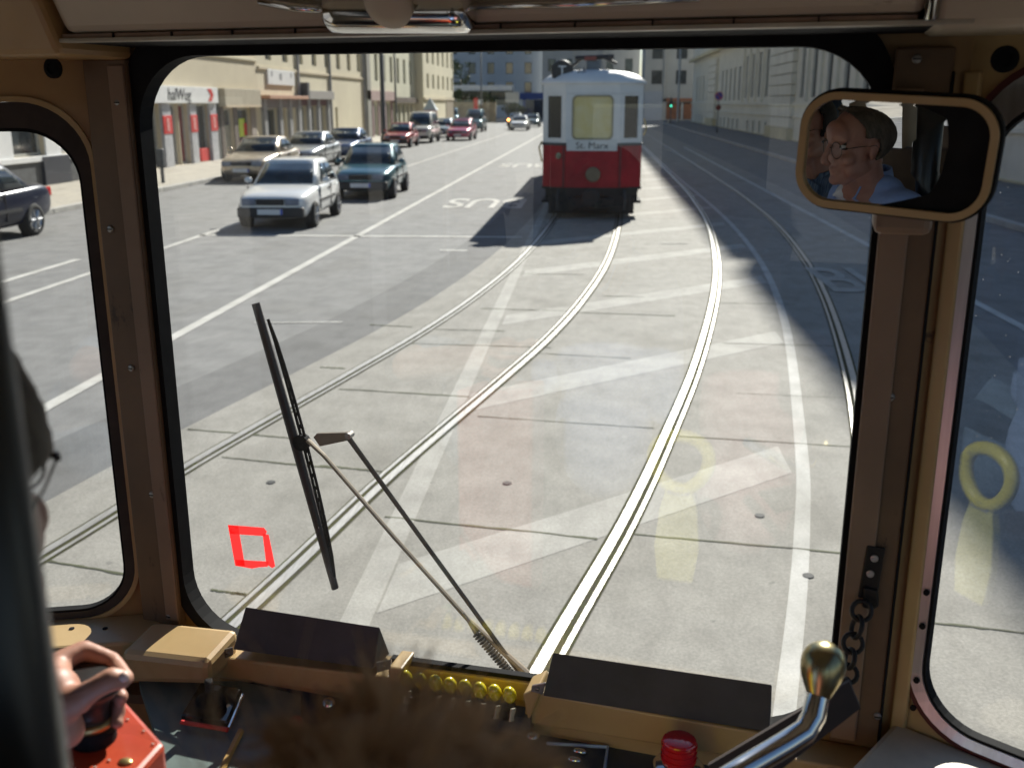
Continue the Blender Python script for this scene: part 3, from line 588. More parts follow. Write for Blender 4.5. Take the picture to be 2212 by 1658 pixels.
car("parked_car", "silver saloon parked behind the champagne coloured one", 'sedan', paint("silver_car_paint", (.44, .46, .47), .6), (-11.2, 39.6, 0), PI, "cars parked along the left kerb", trim=False)
car("parked_car", "dark blue saloon parked beyond the silver one", 'sedan', paint("dark_blue_car_paint", (.02, .05, .13), .4), (-11.2, 45.6, 0), PI, "cars parked along the left kerb", trim=False)
car("parked_car", "red hatchback parked in front of the white van", 'hatch', paint("red_car_paint", (.34, .03, .03), .2), (-11.35, 59.4, 0), PI, "cars parked along the left kerb")
car("parked_van", "white van with a wide dark windscreen parked behind the red hatchback", 'van', paint("white_van_paint", (.66, .65, .60), 0), (-11.3, 66.5, 0), PI, "cars parked along the left kerb", cat="van")
car("parked_car", "small pale blue car parked beyond the white van", 'hatch', paint("pale_blue_car_paint", (.30, .38, .44), .4), (-11.45, 77, 0), PI, "cars parked along the left kerb")
car("saloon_car", "raspberry red saloon on the road between the small pale blue car and the teal vans", 'sedan', paint("raspberry_car_paint", (.42, .03, .10), .2), (-9.3, 70.8, 0), PI, "cars driving towards the tram", trim=False)
car("saloon_car", "maroon saloon just behind the raspberry red one", 'sedan', paint("maroon_car_paint", (.24, .05, .08), .2), (-10.2, 79, 0), PI, trim=False)
car("van", "dark teal van behind the raspberry red saloon", 'van', paint("teal_van_paint", (.04, .14, .18), .3), (-11.0, 93, 0), PI, "vans at the end of the kerb", cat="van")
car("van", "lighter teal van, leftmost of the far vehicles", 'van', paint("blue_van_paint", (.06, .20, .27), .3), (-18.0, 128, 0), PI + .1, "vans at the end of the kerb", cat="van")
car("saloon_car", "far white car alone in the middle of the oncoming lane", 'sedan', paint("far_white_car_paint", (.78, .79, .78), .1), (-7.25, 97.5, 0), PI, "cars driving towards the tram", trim=False)
car("saloon_car", "far dark green car right behind the far white car", 'sedan', paint("dark_green_car_paint", (.05, .10, .11), .3), (-7.0, 112, 0), PI, "cars driving towards the tram", trim=False)
car("saloon_car", "most distant car, grey, beyond the far white car", 'sedan', paint("grey_car_paint", (.22, .24, .26), .3), (-9.6, 122, 0), PI, "cars driving towards the tram", trim=False)
car("black_saloon", "black saloon seen from the side through the left cab window", 'sedan', paint("black_car_paint", (.005, .009, .028), .1), (-11.4, 17.05, 0), PI - .02, "cars driving towards the tram", trim=False)
# motor scooter with its lamp on beside the far white car
sc_ = thing("motor_scooter", "motor scooter with an orange lamp left of the far white car", "scooter", (-8.6, 101, 0)); OFF[sc_.name] = (-8.6, 101, 0)
mb = MB()
for yy in (-.6, .6): mb.lathe([(.14, -.05), (.24, -.04), (.24, .04), (.14, .05)], (-8.6, 101 + yy, .24), (1, 0, 0), 18)
mb.build("wheel", M_TYRE, sc_)
MB().tube([(-8.6, 100.45, .3), (-8.6, 100.6, .95), (-8.6, 100.7, 1.05)], .05).tube([(-8.95, 100.72, 1.05), (-8.25, 100.72, 1.05)], .025).box((-8.78, 100.6, .3), (-8.42, 100.75, .85)).box((-8.75, 101, .45), (-8.45, 101.8, .8)).build("frame", M_BLACKP, sc_, bevel=.02)
MB().ell((-8.6, 100.42, .9), (.11, .06, .11)).build("headlamp", mat("orange_lamp", (.9, .3, .05), .3, emit=(1, .35, .08, 6)), sc_)

# ------------------------------------------------------------------ the red and white tram
M_TRED = mat("tram_red", (.36, .012, .020), .5, 0, .25, 3, coat=0, spec=.25)
M_TWH = mat("tram_white", (.78, .76, .72), .45, 0, .08, 2)
M_TROOF = mat("tram_roof_white", (.80, .79, .77), .5, 0, .08, 2)
M_TBLK = mat("tram_underframe", (.02, .019, .018), .8, 0, .4, 8)
M_TGL = mat("tram_window", (.02, .016, .013), .1, 0, .8, 3, col2=(.008, .008, .008), spec=.7)
M_TBLIND = mat("yellow_blind", (.74, .60, .24), .7, 0, .18, 3, col2=(.78, .68, .38))
M_BRASS = mat("worn_brass", (.5, .38, .16), .35, .9, .3, 8)
def outline(z, k=1.0, L_=8.2, dw=0):
    h = 1.06 * k + dw; e = 0; f = .36; c = .56
    return [Vector(p + (z,)) for p in ((-c, e - dw), (c, e - dw), (h, f), (h, L_ - f), (c, L_ + dw), (-c, L_ + dw), (-h, L_ - f), (-h, f))]
def tram(name, label, x, y0, rz, full=True):
    t = thing(name, label, "tram", (x, y0, 0), rz)
    # underframe: bumper, coupler, steps, lifeguard, wheels
    MB().loft([outline(.5, .93), outline(.66, .97)]).build("underframe", M_TBLK, t)
    MB().box((-.10, -.42, .40), (.10, .05, .56)).lathe([(.16, 0), (.2, .04), (.16, .07), (0, .08)], (0, -.40, .48), (0, -1, 0), 16).build("coupler", M_TBLK, t)
    for s in (-1, 1):
        MB().box((s * .60 - .25, .0, .14), (s * .60 + .25, .10, .52)).build("lifeguard", M_TBLK, t, bevel=.03)
        MB().box((s * .98 - .1, .35, .32), (s * .98 + .1, 1.2, .38)).box((s * .98 - .02, .4, .38), (s * .98 + .02, .46, .66)).box((s * .98 - .02, 1.1, .38), (s * .98 + .02, 1.16, .66)).build("step", M_TBLK, t)
        MB().tube([(s * .70, -.04, .62), (s * .72, -.14, .45), (s * .70, -.14, .22)], .035, 8).build("brake_hose", M_TRIM, t)
        for yy in (2.6, 5.6):
            MB().lathe([(.40, -.06), (.40, .04), (.43, .05), (.43, .07), (.1, .08), (0, .1)], (s * .72, yy, .42), (s, 0, 0), 24).build("wheel", M_TBLK, t)
    MB().box((-.85, 1.6, .25), (.85, 6.6, .52)).build("running_gear", M_TBLK, t); MB().box((-.93, .32, .09), (.93, .42, .62)).box((-.86, .12, .16), (.86, .2, .3)).build("fender_board", M_TBLK, t, bevel=.02)
    for a in (-.3, .3): MB().box((a - .2, -.1, .24), (a + .2, .3, .46)).build("equipment_box", M_TBLK, t, bevel=.02)
    lo, hi = outline(.66), outline(1.545)
    MB().loft([lo, hi]).build("lower_panel", M_TRED, t, bevel=.012, ang=20)
    if full:
        for a in (-.60, .60): MB().box((a - .02, -.014, .68), (a + .02, -.002, 1.53)).build("panel_strip", mat("dark_red_strip", (.14, .01, .012), .5), t)
    MB().loft([outline(.62, 1, 8.2, .02), outline(.67, 1, 8.2, .02)]).build("skirt_rail", M_TBLK, t)
    MB().loft([outline(1.545, 1, 8.2, .022), outline(1.60, 1, 8.2, .022)]).build("belt_rail", mat("belt_dark", (.05, .05, .055), .5), t)
    # white upper body: pillars, header and window panels
    O0, O1 = outline(1.60), outline(2.60); H = MB().loft([outline(2.60), outline(2.80)]); H.build("header", M_TWH, t, bevel=.01)
    MB().loft([outline(1.60), outline(1.66)]).build("window_rail", M_TWH, t)
    n = 8
    for i in range(n):
        a, b = O0[i], O0[(i + 1) % n]; e = (b - a); Ln = e.length; e.normalize(); nn = Vector((e.y, -e.x, 0)); 
        if nn.dot((a + b) / 2 - Vector((0, 4.1, 1.6))) < 0: nn = -nn
        if Ln < .7: wins = [(.13, Ln - .12, 1.70, 2.56)]
        elif Ln < 1.5: wins = [(Ln / 2 - .40, Ln / 2 + .40, 1.70, 2.54)]
        else: k = 6; wd = Ln / k; wins = [(j * wd + .12, (j + 1) * wd - .12, 1.70, 2.54) for j in range(k)]
        mb = MB(); xs = [0.0]
        for w0 in wins: xs += [w0[0], w0[1]]
        xs.append(Ln)
        for j in range(0, len(xs), 2): mb.add([a + e * xs[j] + Vector((0, 0, z)) + nn * d for d in (0, -.06) for z in (.06, 1.0) for _ in (0,)] + [a + e * xs[j + 1] + Vector((0, 0, z)) + nn * d for d in (0, -.06) for z in (.06, 1.0)], [(0, 1, 5, 4), (2, 6, 7, 3), (0, 2, 3, 1), (4, 5, 7, 6)])
        for w0 in wins:
            for z0, z1 in ((1.66, w0[2]), (w0[3], 2.60)): mb.add([a + e * x_ + Vector((0, 0, z - 1.6)) for x_, z in ((w0[0], z0), (w0[1], z0), (w0[1], z1), (w0[0], z1))], [(0, 1, 2, 3)])
        mb.build("window_post", M_TWH, t)
        for w0 in wins:
            front = (i == 0)
            if front:
                pts = rrect(w0[0], w0[1], w0[2], w0[3], .09, 5)
                MB().prism([a + e * x_ + Vector((0, 0, z - 1.6)) - nn * .02 for x_, z in pts], nn * .012).build("window_blind", M_TBLIND, t)
                o_ = rrect(w0[0] - .035, w0[1] + .035, w0[2] - .035, w0[3] + .035, .11, 5)
                MB().ring([a + e * x_ + Vector((0, 0, z - 1.6)) - nn * .015 for x_, z in o_], [a + e * x_ + Vector((0, 0, z - 1.6)) - nn * .015 for x_, z in pts], nn * .035).build("window_frame", mat("brass_frame", (.34, .30, .2), .5, .4), t)
                x1 = rrect(-.0, Ln, 1.60, 2.60, .01, 5); MB().ring([a + e * min(max(x_, 0), Ln) + Vector((0, 0, z - 1.6)) + nn * .001 for x_, z in x1], [a + e * x_ + Vector((0, 0, z - 1.6)) + nn * .001 for x_, z in o_], nn * .006).build("window_surround", M_TWH, t)
            else:
                MB().prism([a + e * x_ + Vector((0, 0, z - 1.6)) - nn * .035 for x_, z in ((w0[0], w0[2]), (w0[1], w0[2]), (w0[1], w0[3]), (w0[0], w0[3]))], nn * .01).build("window", M_TGL, t)
    # roof: shallow dome with clerestory shoulder
    rings = [outline(2.80, 1.03, 8.2, .03), outline(2.84, 1.03, 8.2, .03)]
    for k, z in ((.97, 2.91), (.86, 2.99), (.66, 3.05), (.35, 3.09)): rings.append([Vector((p.x * k, 4.1 + (p.y - 4.1) * (.9 + .1 * k), z)) for p in outline(z)])
    MB().loft(rings).build("roof", M_TROOF, t, smooth=True)
    if full:
        MB().lathe([(.0, 0), (.13, .0), (.15, .03), (.135, .06), (.11, .05), (0, .03)], (.03, -.005, .95), (0, -1, 0), 28).build("headlight", mat("lamp_lens", (.20, .19, .14), .2, .5, .3, 6), t, smooth=True)
        MB().lathe([(.135, .04), (.158, .04), (.158, .065), (.135, .07)], (.03, -.005, .95), (0, -1, 0), 28).build("lamp_ring", mat("dark_brass", (.16, .13, .09), .5, .7), t)
        s_ = MB().box((-.54, -.035, 1.44), (.53, -.024, 1.665)).build("destination_board", mat("board_white", (.66, .66, .63), .5, 0, .05, 2), t)
        text_mesh("board_lettering", "St. Marx", .19, M_BLACKP, s_, (.0, -.0355, 1.545), (R(90), 0, 0), .002, 1.08, 1.0)
        MB().lathe([(0, -.04), (.215, -.04), (.235, 0), (.215, .04), (0, .04)], (-.66, .25, 3.06), (0, -1, 0), 28).tube([(-.66, .25, 2.85), (-.66, .25, 2.95)], .03).tube([(-.9, .27, 3.2), (-.84, .27, 2.85)], .02).build("route_disc", M_BLACKP, t)
        text_mesh("disc_letter", "T", .28, M_WHITE, t, (-.66, .206, 3.06), (R(90), 0, 0), .002)
        MB().box((-.16, .35, 2.94), (.15, .75, 3.28)).box((-.32, .25, 2.86), (.28, .9, 2.96)).build("trolley_base", mat("grey_roof_box", (.16, .18, .19), .7, 0, .2, 4), t, bevel=.02)
        MB().tube([(-.40, .55, 3.33), (.42, .55, 3.36)], .05).tube([(-.28, .55, 3.3), (-.5, .6, 3.15)], .03).tube([(.2, .5, 3.34), (.48, .6, 3.22)], .035).build("trolley_bow", M_BLACKP, t)
        MB().box((-.2, .32, 3.28), (.05, .5, 3.36)).build("roof_lamp", mat("rust_box", (.3, .08, .06), .6), t)
        for a in (-.35, -.25): MB().tube([(a, .1, 2.9), (a + .05, .12, 3.12), (a + .12, .14, 2.92)], .016, 6).build("cable", M_BLACKP, t)
        MB().lathe([(.07, 0), (.07, .03), (0, .035)], (-.7, .11, 1.33), (-.5, -.85, 0), 16).build("side_lamp", mat("lamp_lens", (.2, .19, .14)), t)
        MB().tube([(1.1, .42, 1.75), (1.15, .38, 1.9), (1.1, .42, 2.1)], .018, 6).build("handrail", M_BRASS, t)
        MB().tube([(-1.08, .33, 1.2), (-1.14, .3, 1.5), (-1.08, .33, 1.62)], .02, 6).build("handrail", M_BRASS, t)
    return t
tram("red_tram", "red and white old tram with yellow blind coming towards us", -.10, 21.9, 0)
tram("trailer_car", "second tram car hidden behind the red and white one", -.02, 31.0, 0, False)
# ------------------------------------------------------------------ street furniture, far things
def pole(name, label, cat, x, y_, h, r, m, group=None):
    t = thing(name, label, cat, (x, y_, 0), 0, group); OFF[t.name] = (x, y_, 0)
    MB().lathe([(r * 1.6, .12), (r * 1.6, .5), (r * 1.1, .6), (r, h), (0, h)], (x, y_, 0), n=14).build("post", m, t, smooth=True); return t
lp = pole("lamp_post", "thick dark lamp post on the left pavement before the white van", "lamp post", -12.8, 61.5, 9, .13, M_DKGREY)
MB().tube([(-12.8, 61.5, 8.9), (-12.6, 61.5, 9.3), (-11.6, 61.5, 9.5)], .05, 8).box((-11.9, 61.35, 9.38), (-11, 61.65, 9.5)).build("lamp_arm", M_DKGREY, lp)
pole("wire_mast", "thin grey mast just right of the thick dark lamp post", "mast", -12.9, 66, 8, .06, M_DKGREY)
bo = thing("bollard", "dark parking post on the pavement before the red panelled shop", "bollard", (-12.9, 29.6, .12)); OFF[bo.name] = (-12.9, 29.6, .12)
MB().box((-12.94, 29.56, .12), (-12.86, 29.64, .6)).build("post", M_DKGREY, bo); MB().box((-13.02, 29.5, .58), (-12.8, 29.7, 1.12)).build("head", M_DKGREY, bo, bevel=.03)
sg = pole("street_sign", "round blue and red no stopping sign on a pole by the stone palace", "sign", 9.8, 86, 3.35, .04, M_DKGREY)
MB().lathe([(.33, 0), (.33, .02), (0, .021)], (9.8, 85.94, 3.0), (0, -1, 0), 24).build("sign_rim", M_RED, sg); MB().lathe([(.27, .0), (.27, .027), (0, .028)], (9.8, 85.94, 3.0), (0, -1, 0), 24).build("sign_face", mat("sign_blue", (.03, .08, .42), .5), sg)
MB().box((-.32, -.02, -.04), (.32, .02, .04), Matrix.Translation((9.8, 85.905, 3.0)) @ Matrix.Rotation(R(45), 4, 'Y')).build("sign_bar", M_RED, sg)
MB().lathe([(.22, 0), (.22, .03), (0, .031)], (9.8, 85.94, 2.1), (0, -1, 0), 20).build("lower_disc", M_DRED, sg)
M_GRN = mat("green_signal", (.1, .8, .5), .3, emit=(.1, 1, .65, 1.0))
for x_, y_, lab in ((8.75, 126, "traffic light showing green on the pole before the brown gate"), (13.0, 143.5, "traffic light showing green at the corner of the stone palace")):
    tl = pole("traffic_light", lab, "traffic light", x_, y_, 3.2 if x_ < 10 else 2.9, .06, M_DKGREY, "green traffic lights at the far crossing")
    MB().box((x_ - .16, y_ - .22, 2.0), (x_ + .16, y_ - .06, 2.95)).build("signal_head", M_BLACKP, tl, bevel=.03)
    for i, m_ in enumerate((M_GRN, M_DKGREY, M_DKGREY)): MB().lathe([(.12, 0), (.11, .03), (0, .04)], (x_, y_ - .22, 2.15 + .3 * i), (0, -1, 0), 16).build("signal_lens", m_, tl)
pole("tram_mast", "pale catenary mast rising left of the brown gate", "mast", 9.9, 130, 10, .12, mat("pale_mast", (.4, .42, .42), .7))
pole("tram_mast", "slim dark catenary mast before the blue bridge, left of the red tram", "mast", -13.2, 118, 9, .07, M_DKGREY)
# station canopy, blue bridge, hedges
ca = thing("station_roof", "white flat canopy between the yellow house and the blue bridge", "canopy", (-21, 150, 0)); OFF[ca.name] = (-21, 150, 0)
MB().box((-22, 149, 4.2), (-12.2, 154, 4.95)).build("roof_slab", M_WHITE, ca, bevel=.05); 
for a in (-20, -16, -13): MB().box((a, 151, 0), (a + .25, 151.25, 4.2)).build("pillar", M_GREYMET, ca)
MB().box((-21.5, 152.5, 2.2), (-12.6, 152.8, 4.15)).build("glass_wall", mat("canopy_glass", (.05, .08, .09), .2), ca)
br = thing("footbridge", "blue girder bridge across the street far behind the cars", "bridge", (-8, 168, 0)); OFF[br.name] = (-8, 168, 0)
M_BB = mat("bridge_blue", (.02, .07, .28), .5, 0, .2, 2)
MB().box((-12.5, 167, 3.1), (-.8, 168.5, 4.1)).build("girder", M_BB, br, bevel=.03)
MB().box((-12.4, 172, 0), (-1, 172.4, 3.05)).build("shade_backing", mat("painted_blue_shade", (.04, .06, .10), .8, 0, .4, 1.0), br)  # dark blue sheet, paints the shade below the girder
for a in (-12, -8.5, -5, -1.5): MB().box((a, 167.2, 0), (a + .4, 167.8, 3.1)).build("pier", M_BB, br)
wl = MB().box((-20.5, 139, 0), (-13.6, 139.6, 2.6)); tag(wl.build("garden_wall", mat("ochre_wall", (.42, .34, .22), .9, 0, .2, 1), None, loc=(-17, 139.3, 0)), "low ochre wall below the white canopy", "wall")
wb = thing("advert_board", "small pale board on posts right of the white canopy", "sign", (-11.6, 140, 0)); OFF[wb.name] = (-11.6, 140, 0)
MB().box((-12.4, 139.9, 2.6), (-10.6, 140, 3.9)).build("board", mat("pale_board", (.55, .54, .48), .6), wb)
for a in (-12.2, -10.9): MB().box((a, 140.01, 0), (a + .1, 140.1, 3.9)).build("post", M_DKGREY, wb)
rs = pole("red_sign", "red and white sign on a post before the ochre wall", "sign", -15.3, 132, 3.2, .05, M_DKGREY)
MB().box((-15.75, 131.88, 1.2), (-15.2, 131.94, 3.1)).build("red_panel", M_RED, rs); MB().box((-15.15, 131.88, 2.3), (-14.6, 131.94, 2.9)).build("white_panel", M_WHITE, rs)
kb_ = thing("kiosk", "small pink kiosk with a pale pointed roof at the end of the left row", "kiosk", (-13.9, 86, .12)); kb_.scale = (.62, .62, .85); OFF[kb_.name] = (-13.9, 86, .12)
MB().box((-14.7, 85.3, .12), (-13.1, 86.9, 2.2)).build("booth", mat("pink_render", (.50, .26, .26), .7), kb_); MB().box((-14.3, 85.26, .3), (-13.5, 85.299, 1.8)).build("door", M_DRED, kb_)
MB().loft([[Vector((-13.9 + a * .95, 86.1 + b * .95, 2.2)) for a, b in ((-1, -1), (1, -1), (1, 1), (-1, 1))], [Vector((-13.9 + a * .8, 86.1 + b * .8, 2.35)) for a, b in ((-1, -1), (1, -1), (1, 1), (-1, 1))], [Vector((-13.9 + a * .03, 86.1 + b * .03, 3.35)) for a, b in ((-1, -1), (1, -1), (1, 1), (-1, 1))]]).build("roof", mat("pale_blue_roof", (.5, .56, .6), .6), kb_)
M_LEAF = mat("leaves", (.075, .11, .03), .7, 0, .5, 1.2, col2=(.03, .055, .018))
M_BARK = mat("bark", (.09, .065, .045), .9)
def tree(name, label, x, y_, h, r, n=900, group=None):
    t = thing(name, label, "tree", (x, y_, 0), 0, group); OFF[t.name] = (x, y_, 0); rnd = random.Random(int(x * 10 + y_))
    tb = MB().tube([(x, y_, 0), (x + .1, y_, h * .4), (x - .05, y_ + .1, h * .75)], [r * .09, r * .06, r * .03], 8)
    for k in range(6): a = rnd.uniform(0, 6.28); tb.tube([(x + .05, y_, h * rnd.uniform(.35, .55)), (x + math.cos(a) * r * .7, y_ + math.sin(a) * r * .7, h * rnd.uniform(.6, .9))], [r * .035, r * .012], 6)
    tb.build("trunk", M_BARK, t)
    cl = MB(); cs = [(rnd.gauss(0, r * .45), rnd.gauss(0, r * .45), rnd.uniform(.42, .92) * h, rnd.uniform(.25, .5) * r) for _ in range(14)]
    for k in range(n):
        c = rnd.choice(cs); d = Vector((rnd.gauss(0, 1), rnd.gauss(0, 1), rnd.gauss(0, .8))).normalized() * c[3] * rnd.uniform(.55, 1.05); p = Vector((x + c[0], y_ + c[1], c[2])) + d
        a = Vector((rnd.gauss(0, 1), rnd.gauss(0, 1), rnd.gauss(0, 1))).normalized(); b = a.cross(Vector((rnd.gauss(0, 1), rnd.gauss(0, 1), rnd.gauss(0, 1)))).normalized(); s_ = rnd.uniform(.12, .24)
        cl.add([p - a * s_, p - b * s_ * .6, p + a * s_, p + b * s_ * .6], [(0, 1, 2, 3)])
    cl.build("crown", M_LEAF, t)
for i, (x, y_, h, r, lab) in enumerate(((-19, 144, 4.6, 1.6, "bushy green tree beside the pale yellow end house"), (-15.2, 146, 3.9, 1.5, "green tree in front of the white canopy"), (-12.4, 148, 2.6, 1.3, "low green bush at the right end of the ochre wall"), (-10.8, 145, 2.2, 1.2, "low dark bush just left of the far white car"), (-20.8, 158, 9, 2, "tall thin tree against the blue grey apartment block"))): tree("tree", lab, x, y_, h, r, 700, "trees at the end of the street")
# ------------------------------------------------------------------ our tram's cab (cab frame: u right, v ahead, z up)
M_TAN = mat("cab_tan_paint", (.46, .285, .115), .42, 0, .18, 3, col2=(.36, .215, .085), bump=.05, coat=.15, wear=((.10, .06, .035), .63, 9, (1, 1, 1)))
M_TANY = mat("cab_yellow_paint", (.55, .385, .185), .40, 0, .16, 4, col2=(.46, .315, .145), coat=.15, wear=((.16, .10, .05), .655, 12, (1, 1, .35)))
M_BRN = mat("cab_brown_panel", (.175, .105, .055), .5, 0, .25, 5, col2=(.125, .075, .04), bump=.05, wear=((.05, .032, .02), .61, 9, (1, 1, .4)))
M_PINKB = mat("cab_pinkish_strip", (.26, .17, .11), .5, 0, .15, 5, wear=((.10, .06, .04), .62, 10, (1, 1, .3)))
M_CEIL = mat("cab_cream_ceiling", (.62, .53, .39), .45, 0, .15, 3, col2=(.53, .45, .33), coat=.1, wear=((.22, .16, .10), .62, 7, (.4, 1, 1)))
M_RUB = mat("window_rubber", (.012, .012, .013), .8, 0, .3, 20, spec=.15)
M_BRUB = mat("brown_rubber", (.05, .037, .032), .8, 0, .3, 14)
M_ALU = mat("aluminium_strip", (.62, .60, .60), .32, .85, .15, 6, stretch=(8, 8, .6))
M_MAR = mat("maroon_seal", (.10, .02, .018), .5, 0, .2, 10)
M_CHROME = mat("chrome", (.75, .74, .72), .12, 1.0, .1, 6)
M_SCREW = mat("screw_steel", (.34, .32, .30), .4, .8, .3, 20)
M_BOXB = mat("black_box_paint", (.070, .071, .078), .7, 0, .2, 10, wear=((.13, .12, .11), .66, 14, (1, 1, 1)))
M_DESK = mat("desk_green_grey", (.15, .20, .185), .5, 0, .2, 8)
M_DESKB = mat("desk_blue_grey", (.045, .065, .10), .45, 0, .3, 8)
M_GLASS = glass_mat("cab_glass")
M_FLOOR = mat("cab_floor", (.06, .055, .05), .8, 0, .3, 6)
M_WALLI = mat("saloon_panel", (.34, .24, .13), .55, 0, .2, 3)
cab = thing("tram_cab", "tan painted driver's cab of the tram we ride in, seen from inside", "tram cab", (0, 0, 0), frame='cab')
WZ0, WZ1, WU0, WU1 = 1.432, 2.474, -1.088, .070
def rl(u0, u1, z0, z1, r, v): return [Vector((a, v, b)) for a, b in rrect(u0, u1, z0, z1, r, 10)]
# front wall with the windscreen opening, rubber round it, glass
MB().ring(rl(-1.192, .172, .95, 2.80, .004, 1.475), rl(WU0 - .02, WU1 + .012, WZ0 - .012, WZ1 + .045, .12, 1.475), (0, .022, 0)).build("front_wall", M_TAN, cab)
MB().ring(rl(WU0 - .024, WU1 + .014, WZ0 - .016, WZ1 + .06, .13, 1.462), rl(WU0, WU1, WZ0, WZ1, .115, 1.462), (0, .034, 0)).build("windscreen_rubber", M_RUB, cab, smooth=False)
MB().prism(rl(WU0 - .01, WU1 + .01, WZ0 - .01, WZ1 + .02, .118, 1.4975), (0, .005, 0)).build("windscreen", M_GLASS, cab)
# pillars: board, groove, lighter edge, screws
def strip(name, m, u0a, u1a, z0, z1, v0, v1, u0b=None, u1b=None, bevel=.003):
    u0b = u0a if u0b is None else u0b; u1b = u1a if u1b is None else u1b
    return MB().loft([[(u0b, v0, z0), (u1b, v0, z0), (u1b, v1, z0), (u0b, v1, z0)], [(u0a, v0, z1), (u1a, v0, z1), (u1a, v1, z1), (u0a, v1, z1)]]).build(name, m, cab, bevel=bevel)
strip("pillar_board", M_BRN, -1.180, -1.098, 1.44, 2.47, 1.452, 1.474)
strip("pillar_edge", M_PINKB, -1.130, -1.100, 1.46, 2.46, 1.448, 1.4515, -1.125, -1.098)
strip("pillar_board", M_BRN, .078, .150, 1.44, 2.47, 1.450, 1.474)
strip("pillar_edge", M_PINKB, .078, .116, 1.45, 2.42, 1.444, 1.4495)
strip("pillar_groove", M_RUB, .1475, .1515, 1.45, 2.44, 1.447, 1.4495)
def screw(u, v, z, r=.0062, ax=(0, -1, 0)):
    s_ = MB().lathe([(0, -.001), (r, -.001), (r, .0012), (r * .75, .003), (0, .0036)], (u, v, z), ax, 14).build("screw", M_SCREW, cab)
    MB().cbox((u + ax[0] * .0038, v + ax[1] * .0038, z), (r * 1.5, .0008, r * .28), R(random.uniform(-9, 9)) if ax[1] < -.9 else 0).build("screw_slot", M_RUB, s_); return s_
for x, y_ in ((254, 222), (238, 495), (283, 795), (328, 1068), (365, 1330)): p = LV(x, y_, 1.45); screw(p.x, 1.451, p.z)
for x, y_ in ((1922, 857), (1980, 128), (1895, 1545), (1946, 560)): p = LV(x, y_, 1.449); screw(p.x, 1.449, p.z)
# swept side facets with their own windows
SA = R(26)
def facet(p0, sg, s1, z0, z1, s0, send, mould):
    d = Vector((sg * math.cos(SA), -math.sin(SA), 0)); nn = Vector((-sg * math.sin(SA), -math.cos(SA), 0)); p0 = Vector(p0)
    Q = lambda s_, z, k=0: p0 + d * s_ + nn * k + Vector((0, 0, z))
    loop = lambda a, b, c, e, r, k: [Q(x, z, k) for x, z in rrect(a, b, c, e, r, 10)]
    mm = {'l': M_BRUB, 'r': M_ALU}[mould]
    MB().ring(loop(-.012, send, .95, 2.8, .003, 0), loop(s0 - .028, s1 + .028, z0 - .024, z1 + .055, .11, 0), nn * -.018).build("side_front_wall", M_TANY if mould == 'r' else M_TAN, cab)
    MB().ring(loop(s0 - .030, s1 + .03, z0 - .026, z1 + .057, .112, .006), loop(s0 - .022, s1 + .022, z0 - .018, z1 + .048, .106, .006), nn * -.023).build("window_bead", M_TANY if mould == 'l' else M_MAR, cab)
    MB().ring(loop(s0 - .0218, s1 + .0218, z0 - .0178, z1 + .0478, .1058, .002 if mould == 'l' else .008), loop(s0 - .004, s1 + .004, z0 - .004, z1 + .006, .09, .002 if mould == 'l' else .003), nn * -.019).build("window_moulding", mm, cab)
    MB().ring(loop(s0 - .0045, s1 + .0045, z0 - .0045, z1 + .0065, .0902, 0), loop(s0, s1, z0, z1, .086, 0), nn * -.017).build("window_rubber", M_RUB, cab)
    MB().prism(loop(s0 - .002, s1 + .002, z0 - .002, z1 + .002, .087, -.0185), nn * -.004).build("side_window", M_GLASS, cab)
    return Q, nn
QL, NL = facet((-1.192, 1.475, 0), -1, .42, 1.468, 2.355, .030, .47, 'l')
QR, NR = facet((.172, 1.475, 0), 1, .40, 1.504, 2.40, .036, .48, 'r')
MB().loft([[QR(-.002, 1.46, .012), QR(.02, 1.46, .012), QR(.02, 1.46, 0), QR(-.002, 1.46, 0)], [QR(-.004, 2.44, .012), QR(.018, 2.44, .012), QR(.018, 2.44, 0), QR(-.004, 2.44, 0)]]).build("pillar_bead", M_TANY, cab, bevel=.003)
for s_, z in ((.027, 1.71), (.027, 1.655), (.028, 1.565), (.028, 1.518)):
    p = QR(s_, z, .0062); MB().lathe([(.0045, 0), (.0045, .0035), (0, .0036)], p, NR, 12).build("drain_hole", M_RUB, cab)
# ceiling box over the windscreen
def hbox(name, m, pts, u0, u1, bevel=.004): return MB().prism([(u0, v, z) for v, z in pts], (u1 - u0, 0, 0)).build(name, m, cab, bevel=bevel)
LZ0 = 2.487
hbox("ceiling_box", M_CEIL, [(1.305, LZ0 + .012), (1.255, LZ0 + .10), (1.20, LZ0 + .27), (1.47, LZ0 + .27), (1.47, LZ0 + .012)], -1.085, .098, .012)
hbox("ceiling_lip", mat("lip_cream", (.5, .46, .36), .45, 0, .2, 9), [(1.300, LZ0), (1.300, LZ0 + .0055), (1.322, LZ0 + .0055), (1.322, LZ0)], -1.13, .15, .001)
hbox("ceiling_trim", mat("reddish_trim", (.30, .19, .13), .5, 0, .3, 18), [(1.304, LZ0 + .006), (1.304, LZ0 + .0115), (1.322, LZ0 + .0115), (1.322, LZ0 + .006)], -1.09, .09, .0005)
for k in range(11): u = -1.0 + k * .098; MB().box((u, 1.3005, LZ0 + .0052), (u + .0018, 1.31, LZ0 + .0122)).build("trim_joint", M_RUB, cab)
hbox("ceiling_shade_strip", M_RUB, [(1.323, LZ0 + .001), (1.323, LZ0 + .011), (1.475, LZ0 + .011), (1.475, LZ0 + .001)], -1.15, .17, .001)  # black stands for the gasket and, painted in, the shade under the lip
